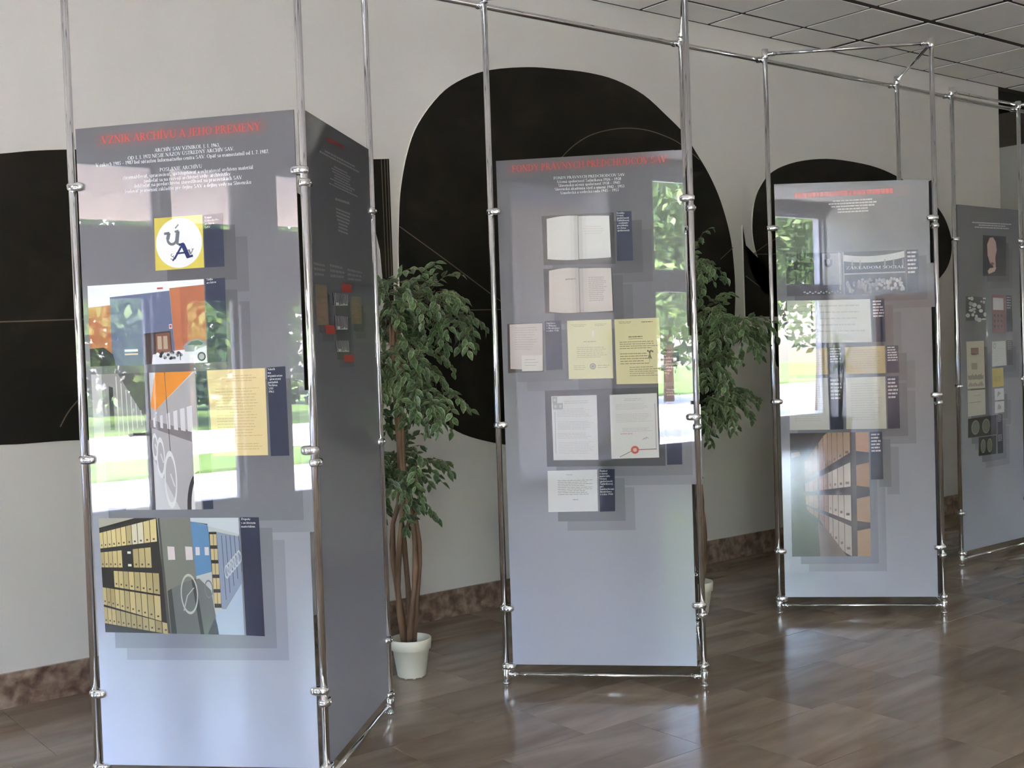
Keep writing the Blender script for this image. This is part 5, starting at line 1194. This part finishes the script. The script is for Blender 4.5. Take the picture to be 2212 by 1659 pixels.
def ficus(base, clumps, label, seed, trunks=5, n_obj=300, mirror=1, top=1.75):
    r = random.Random(seed)
    root = empty('potted_ficus', (base[0], base[1], 0)); tag(root, label, 'potted plant', 'artificial ficus trees along the wall')
    # pot with rim and feet
    bm = bmesh.new()
    lathe(bm, [(0.0001, 0.006), (0.066, 0.006), (0.069, 0.010), (0.088, 0.135), (0.096, 0.137), (0.099, 0.185), (0.097, 0.188), (0.090, 0.187), (0.086, 0.15), (0.082, 0.13)], n=40)
    for k in range(8):
        a = 2*math.pi*(k+0.5)/8; tube(bm, [(0.050*math.cos(a), 0.050*math.sin(a), 0.0), (0.050*math.cos(a), 0.050*math.sin(a), 0.008)], 0.008, 8)
    from_bm('pot', bm, 'pot_plastic', root)
    bm = bmesh.new(); rg = lathe(bm, [(0.0001, 0.152), (0.05, 0.150), (0.086, 0.146)], n=24)
    from_bm('soil', bm, 'soil', root)
    tips = []
    for k in range(trunks):
        a = 2*math.pi*k/trunks+0.4; rad = 0.032
        pts = []; rr = []
        ph = r.random()*6; N = 16
        for i in range(N+1):
            t = i/N; z = 0.13+(top-0.13)*t
            w = rad*(1-0.35*t)*(1+0.9*math.sin(math.pi*min(1, t*1.6)))+0.012*math.sin(ph+t*11)
            if t > 0.42: w *= 0.55
            tw = a+2.2*t
            pts.append((w*math.cos(tw)+0.010*math.sin(ph+9*t)-0.03*t, w*math.sin(tw)+0.010*math.cos(ph+7*t), z)); rr.append((0.0155-0.0075*t)*(1+0.16*math.sin(ph+i*2.1)))
        bm = bmesh.new(); tube(bm, pts, rr, 9); from_bm('trunk', bm, 'bark', root)
    bm = bmesh.new(); tube(bm, [(0.0, 0, 0.72), (0.03, 0, 0.76), (0.055, -0.01, 0.785), (0.07, -0.01, 0.775)], [0.011, 0.010, 0.009, 0.007], 8); from_bm('branch_stub', bm, 'bark', root)
    # leafy twigs: every clump is an ellipsoid (right, up, size right, size up, size depth, twigs)
    mats_ = []; twig = bmesh.new()
    for (cr_, cz, sr, sz, sd, nt_) in clumps:
        c0 = RIGHT_*cr_*mirror+ZAX*cz
        for k in range(int(nt_*1.6)):
            while True:
                p = Vector((r.uniform(-1, 1), r.uniform(-1, 1), r.uniform(-1, 1)))
                if 0.25 < p.length < 1: break
            p0 = c0+RIGHT_*p.x*sr*0.72+BACK_*p.y*sd*0.72+ZAX*p.z*sz*0.72
            out = (RIGHT_*p.x*sr+BACK_*p.y*sd+ZAX*p.z*sz*0.6)
            out = out.normalized() if out.length > 1e-4 else ZAX
            d = (out+ZAX*r.uniform(-0.1, 0.45)).normalized()
            step = 0.020; q = p0-d*0.05; path = [q.copy()]
            m_ = r.randint(7, 11)
            for j in range(m_):
                d = (d+Vector((0, 0, -0.17))+Vector((r.uniform(-1, 1), r.uniform(-1, 1), r.uniform(-1, 1)))*0.07).normalized()
                q = q+d*step; path.append(q.copy())
                side = d.cross(ZAX)
                side = side.normalized() if side.length > 1e-3 else RIGHT_
                s = 1 if j % 2 else -1
                ld = (d*0.6+side*s*r.uniform(0.2, 1.0)+ZAX*r.uniform(-0.9, 0.1)+Vector((r.gauss(0, 1), r.gauss(0, 1), r.gauss(0, 1)))*0.28).normalized()
                nrm = (ZAX*0.8-BACK_*0.7+side*r.uniform(-0.5, 0.5)).normalized()
                yv = nrm.cross(ld).normalized(); nn = ld.cross(yv)
                sc = r.uniform(0.8, 1.15)
                M = Matrix(((ld.x*sc, yv.x*sc, nn.x*sc, q.x), (ld.y*sc, yv.y*sc, nn.y*sc, q.y), (ld.z*sc, yv.z*sc, nn.z*sc, q.z), (0, 0, 0, 1)))
                mats_.append((M, r.randrange(3)))
            tube(twig, path, 0.0014, 3, cap=False)
    tag(from_bm('twigs', twig, 'bark', root), kind='stuff')
    # the nearest leaves are parts, the rest one mesh
    mats_.sort(key=lambda mm: (mm[0].translation.dot(BACK_)))
    for M, k in mats_[:n_obj]:
        o = bpy.data.objects.new('leaf', LEAVES[k]); COL.objects.link(o); o.parent = root; o.matrix_local = M
    v = []; f = []; cols = []
    for M, k in mats_[n_obj:]:
        me = LEAVES[k]; i0 = len(v)
        v += [M @ x.co for x in me.vertices]
        ca = me.color_attributes['Col'].data
        sh = r.uniform(0.75, 1.25)
        for p in me.polygons:
            f.append(tuple(i0+x for x in p.vertices)); cols += [tuple(c*sh for c in ca[li].color[:3]) for li in p.loop_indices]
    if v:
        me = bpy.data.meshes.new('foliage'); me.from_pydata(v, [], f)
        ca = me.color_attributes.new('Col', 'FLOAT_COLOR', 'CORNER')
        for i, c in enumerate(cols): ca.data[i].color = (*c, 1)
        tag(link('foliage', me, root, 'leaf'), kind='stuff')
    return root
CL1 = [(-0.05, 1.80, 0.20, 0.17, 0.2, 26), (0.16, 1.82, 0.17, 0.13, 0.18, 17), (0.27, 1.72, 0.10, 0.10, 0.12, 8), (-0.10, 1.55, 0.22, 0.22, 0.22, 30), (0.06, 1.50, 0.16, 0.2, 0.18, 20),
       (0.16, 1.33, 0.10, 0.12, 0.12, 12), (-0.15, 1.35, 0.16, 0.13, 0.18, 16), (0.02, 1.36, 0.12, 0.1, 0.15, 8), (-0.03, 1.03, 0.16, 0.11, 0.15, 17), (0.06, 1.03, 0.12, 0.09, 0.12, 10), (-0.12, 0.98, 0.10, 0.08, 0.12, 6), (-0.02, 0.86, 0.06, 0.05, 0.06, 4)]
CL2 = [(0.03, 1.98, 0.13, 0.16, 0.18, 16), (-0.15, 1.85, 0.2, 0.2, 0.2, 12), (0.12, 1.72, 0.16, 0.17, 0.2, 22), (0.30, 1.65, 0.14, 0.12, 0.15, 14), (-0.12, 1.5, 0.2, 0.2, 0.2, 12), (0.12, 1.45, 0.15, 0.16, 0.18, 16), (0.2, 1.24, 0.14, 0.11, 0.14, 14), (0.05, 1.18, 0.16, 0.12, 0.16, 14), (-0.1, 1.2, 0.15, 0.12, 0.15, 7)]
ficus((1.85, 0.42), CL1, 'potted ficus tree with braided trunks standing beside the first stand', 5)
ficus((3.74, 0.33), CL2, 'potted ficus tree half hidden behind the middle stand', 9, top=1.8)
ficus((5.86, 0.55), CL1, 'potted ficus tree mostly hidden behind the third stand', 14, n_obj=60, mirror=-1)

# ------------------------------------------------------------------ what the gloss panels mirror: plants by the window, garden outside
def floor_plant(base, label, kind, seed):
    r = random.Random(seed)
    root = empty('potted_palm' if kind else 'potted_dracaena', (base[0], base[1], 0)); tag(root, label, 'potted plant')
    bm = bmesh.new(); lathe(bm, [(0.0001, 0.0), (0.14, 0.0), (0.19, 0.30), (0.20, 0.31), (0.18, 0.31), (0.17, 0.27), (0.0001, 0.27)], n=28); from_bm('pot', bm, 'brown_panel', root)
    tops = [(0.0, 0.0, 1.55), (0.05, 0.04, 0.5)] if not kind else [(0.0, 0.0, 1.5), (0.06, -0.05, 1.15)]
    bm = bmesh.new()
    for x, y_, z in tops: tube(bm, [(0, 0, 0.25), (x*0.5, y_*0.5, z*0.6), (x, y_, z)], [0.022, 0.017, 0.011], 8)
    from_bm('trunk', bm, 'bark', root)
    for x, y_, z in tops:
        for k in range(22):
            a = r.random()*6.283; el = r.uniform(-0.2, 1.2); L = r.uniform(0.3, 0.5)
            p = Vector((x, y_, z)); d = Vector((math.cos(a)*math.cos(el), math.sin(a)*math.cos(el), math.sin(el)))
            bm = bmesh.new(); prev = None; side = d.cross(ZAX).normalized()
            for j in range(6):
                w = 0.022*(1-abs(j/5-0.4)*1.5); w = max(w, 0.001)
                cur = [bm.verts.new(p+side*w), bm.verts.new(p-side*w)]
                if prev: bm.faces.new((prev[0], prev[1], cur[1], cur[0]))
                prev = cur; d = (d+Vector((0, 0, -0.22))).normalized(); p = p+d*L/5
            from_bm('leaf', bm, 'grass', root)
floor_plant((-3.2, -4.9), 'tall dracaena with a thin trunk mirrored in the middle panel', 0, 3)
floor_plant((-3.4, -9.7), 'palm by the corner window mirrored in the third panel', 1, 4)

struct(box_obj('ground', -70, 40, -60, 50, -0.5, -0.17, 'concrete'))
struct(box_obj('lawn_1', -15.5, -12.5, -9, 1.0, -0.17, -0.12, 'grass'))
struct(box_obj('lawn_2', -60, -23.0, -60, 50, -0.17, -0.10, 'grass'))
struct(box_obj('canopy_soffit', -8.6, X0-0.22, -5.4, 0.1, 3.14, 3.30, 'soffit_wood'))
def tree_mesh(seed, n, rad, leaf, cols):
    r = random.Random(seed); v = []; f = []; cs = []
    blobs = [(Vector((r.gauss(0, rad*0.45), r.gauss(0, rad*0.45), r.uniform(-0.5, 0.8)*rad)), rad*r.uniform(0.35, 0.6)) for _ in range(16)]
    for i in range(n):
        c, br = blobs[r.randrange(len(blobs))]
        while True:
            p = Vector((r.uniform(-1, 1), r.uniform(-1, 1), r.uniform(-1, 1)))
            if 0.5 < p.length < 1: break
        p = c+p*br
        a = Vector((r.gauss(0, 1), r.gauss(0, 1), r.gauss(0, 1)-0.5)).normalized(); b_ = a.cross(Vector((r.gauss(0, 1), r.gauss(0, 1), r.gauss(0, 1)))).normalized()
        s = leaf*r.uniform(0.7, 1.4); i0 = len(v)
        v += [p-a*s, p-b_*s*0.5, p+a*s, p+b_*s*0.5]; f.append((i0, i0+1, i0+2, i0+3)); cs.append(cols[r.randrange(len(cols))])
    me = bpy.data.meshes.new('crown'); me.from_pydata(v, [], f)
    ca = me.color_attributes.new('Col', 'FLOAT_COLOR', 'CORNER')
    for k in range(len(f)):
        for j in range(4): ca.data[k*4+j].color = (*cs[k], 1)
    me.materials.append(MATS['leaf_out']); return me
GREENS = [(0.075, 0.145, 0.03), (0.12, 0.21, 0.045), (0.20, 0.30, 0.075), (0.045, 0.085, 0.025)]
crown_a = tree_mesh(3, 9000, 2.6, 0.13, GREENS); crown_b = tree_mesh(4, 9000, 2.2, 0.10, GREENS)
def tree(loc, h, crown, sc, label):
    root = empty('garden_tree', (loc[0], loc[1], -0.1)); tag(root, label, 'tree', 'trees outside the window wall')
    tube_obj('trunk', [(0, 0, 0), (0.1, 0.05, h*0.5), (0, 0, h)], [0.16, 0.12, 0.07], 'bark', root, 10)
    o = bpy.data.objects.new('crown', crown); COL.objects.link(o); o.parent = root; o.location = (0, 0, h); o.scale = (sc, sc, sc)
tree((-9.4, -16.4), 3.0, crown_b, 0.95, 'leafy tree close outside the corner window')
tree((-10.4, -11.2), 2.9, crown_b, 0.9, 'leafy tree outside the middle of the window row')
def hedge(label, x, ya, yb, h, n, seed):
    r = random.Random(seed); v = []; f = []; cs = []
    for i in range(n):
        yy = r.uniform(ya, yb); top = h*(0.75+0.25*math.sin(yy*0.9+seed)*math.sin(yy*0.37))
        p = Vector((x+r.gauss(0, 0.7)+0.5*math.sin(yy*1.7), yy, -0.1+top*r.random()**0.8))
        a = Vector((r.gauss(0, 1), r.gauss(0, 1), r.gauss(0, 1))).normalized(); b_ = a.cross(Vector((r.gauss(0, 1), r.gauss(0, 1), r.gauss(0, 1)))).normalized()
        s_ = 0.22*r.uniform(0.7, 1.4); i0 = len(v)
        v += [p-a*s_, p-b_*s_*0.6, p+a*s_, p+b_*s_*0.6]; f.append((i0, i0+1, i0+2, i0+3)); cs.append(tuple(c*0.6 for c in GREENS[r.randrange(4)]))
    me = bpy.data.meshes.new('hedge'); me.from_pydata(v, [], f)
    ca = me.color_attributes.new('Col', 'FLOAT_COLOR', 'CORNER')
    for k in range(len(f)):
        for j in range(4): ca.data[k*4+j].color = (*cs[k], 1)
    tag(link('hedge', me, None, 'leaf_out'), label, 'hedge')
hedge('tall green hedge along the far edge of the lawn', -33, -30, 22, 7.5, 26000, 2)
tree((26, -14), 4.2, crown_a, 1.4, 'big tree outside the window at the far right end')
tree((-24, -9.5), 4.0, crown_a, 1.3, 'big tree at the far side of the lawn')
tree((-26, -1.0), 3.6, crown_a, 1.2, 'big tree straight out from the entrance')
tree((-26, 8), 4.0, crown_b, 1.4, 'big tree right of the entrance path')
tree((-19, -19.5), 4.0, crown_a, 1.2, 'big tree at the far corner of the garden')
tree((-14.2, -3.6), 0.7, crown_b, 0.24, 'small golden green shrub on the lawn by the entrance')
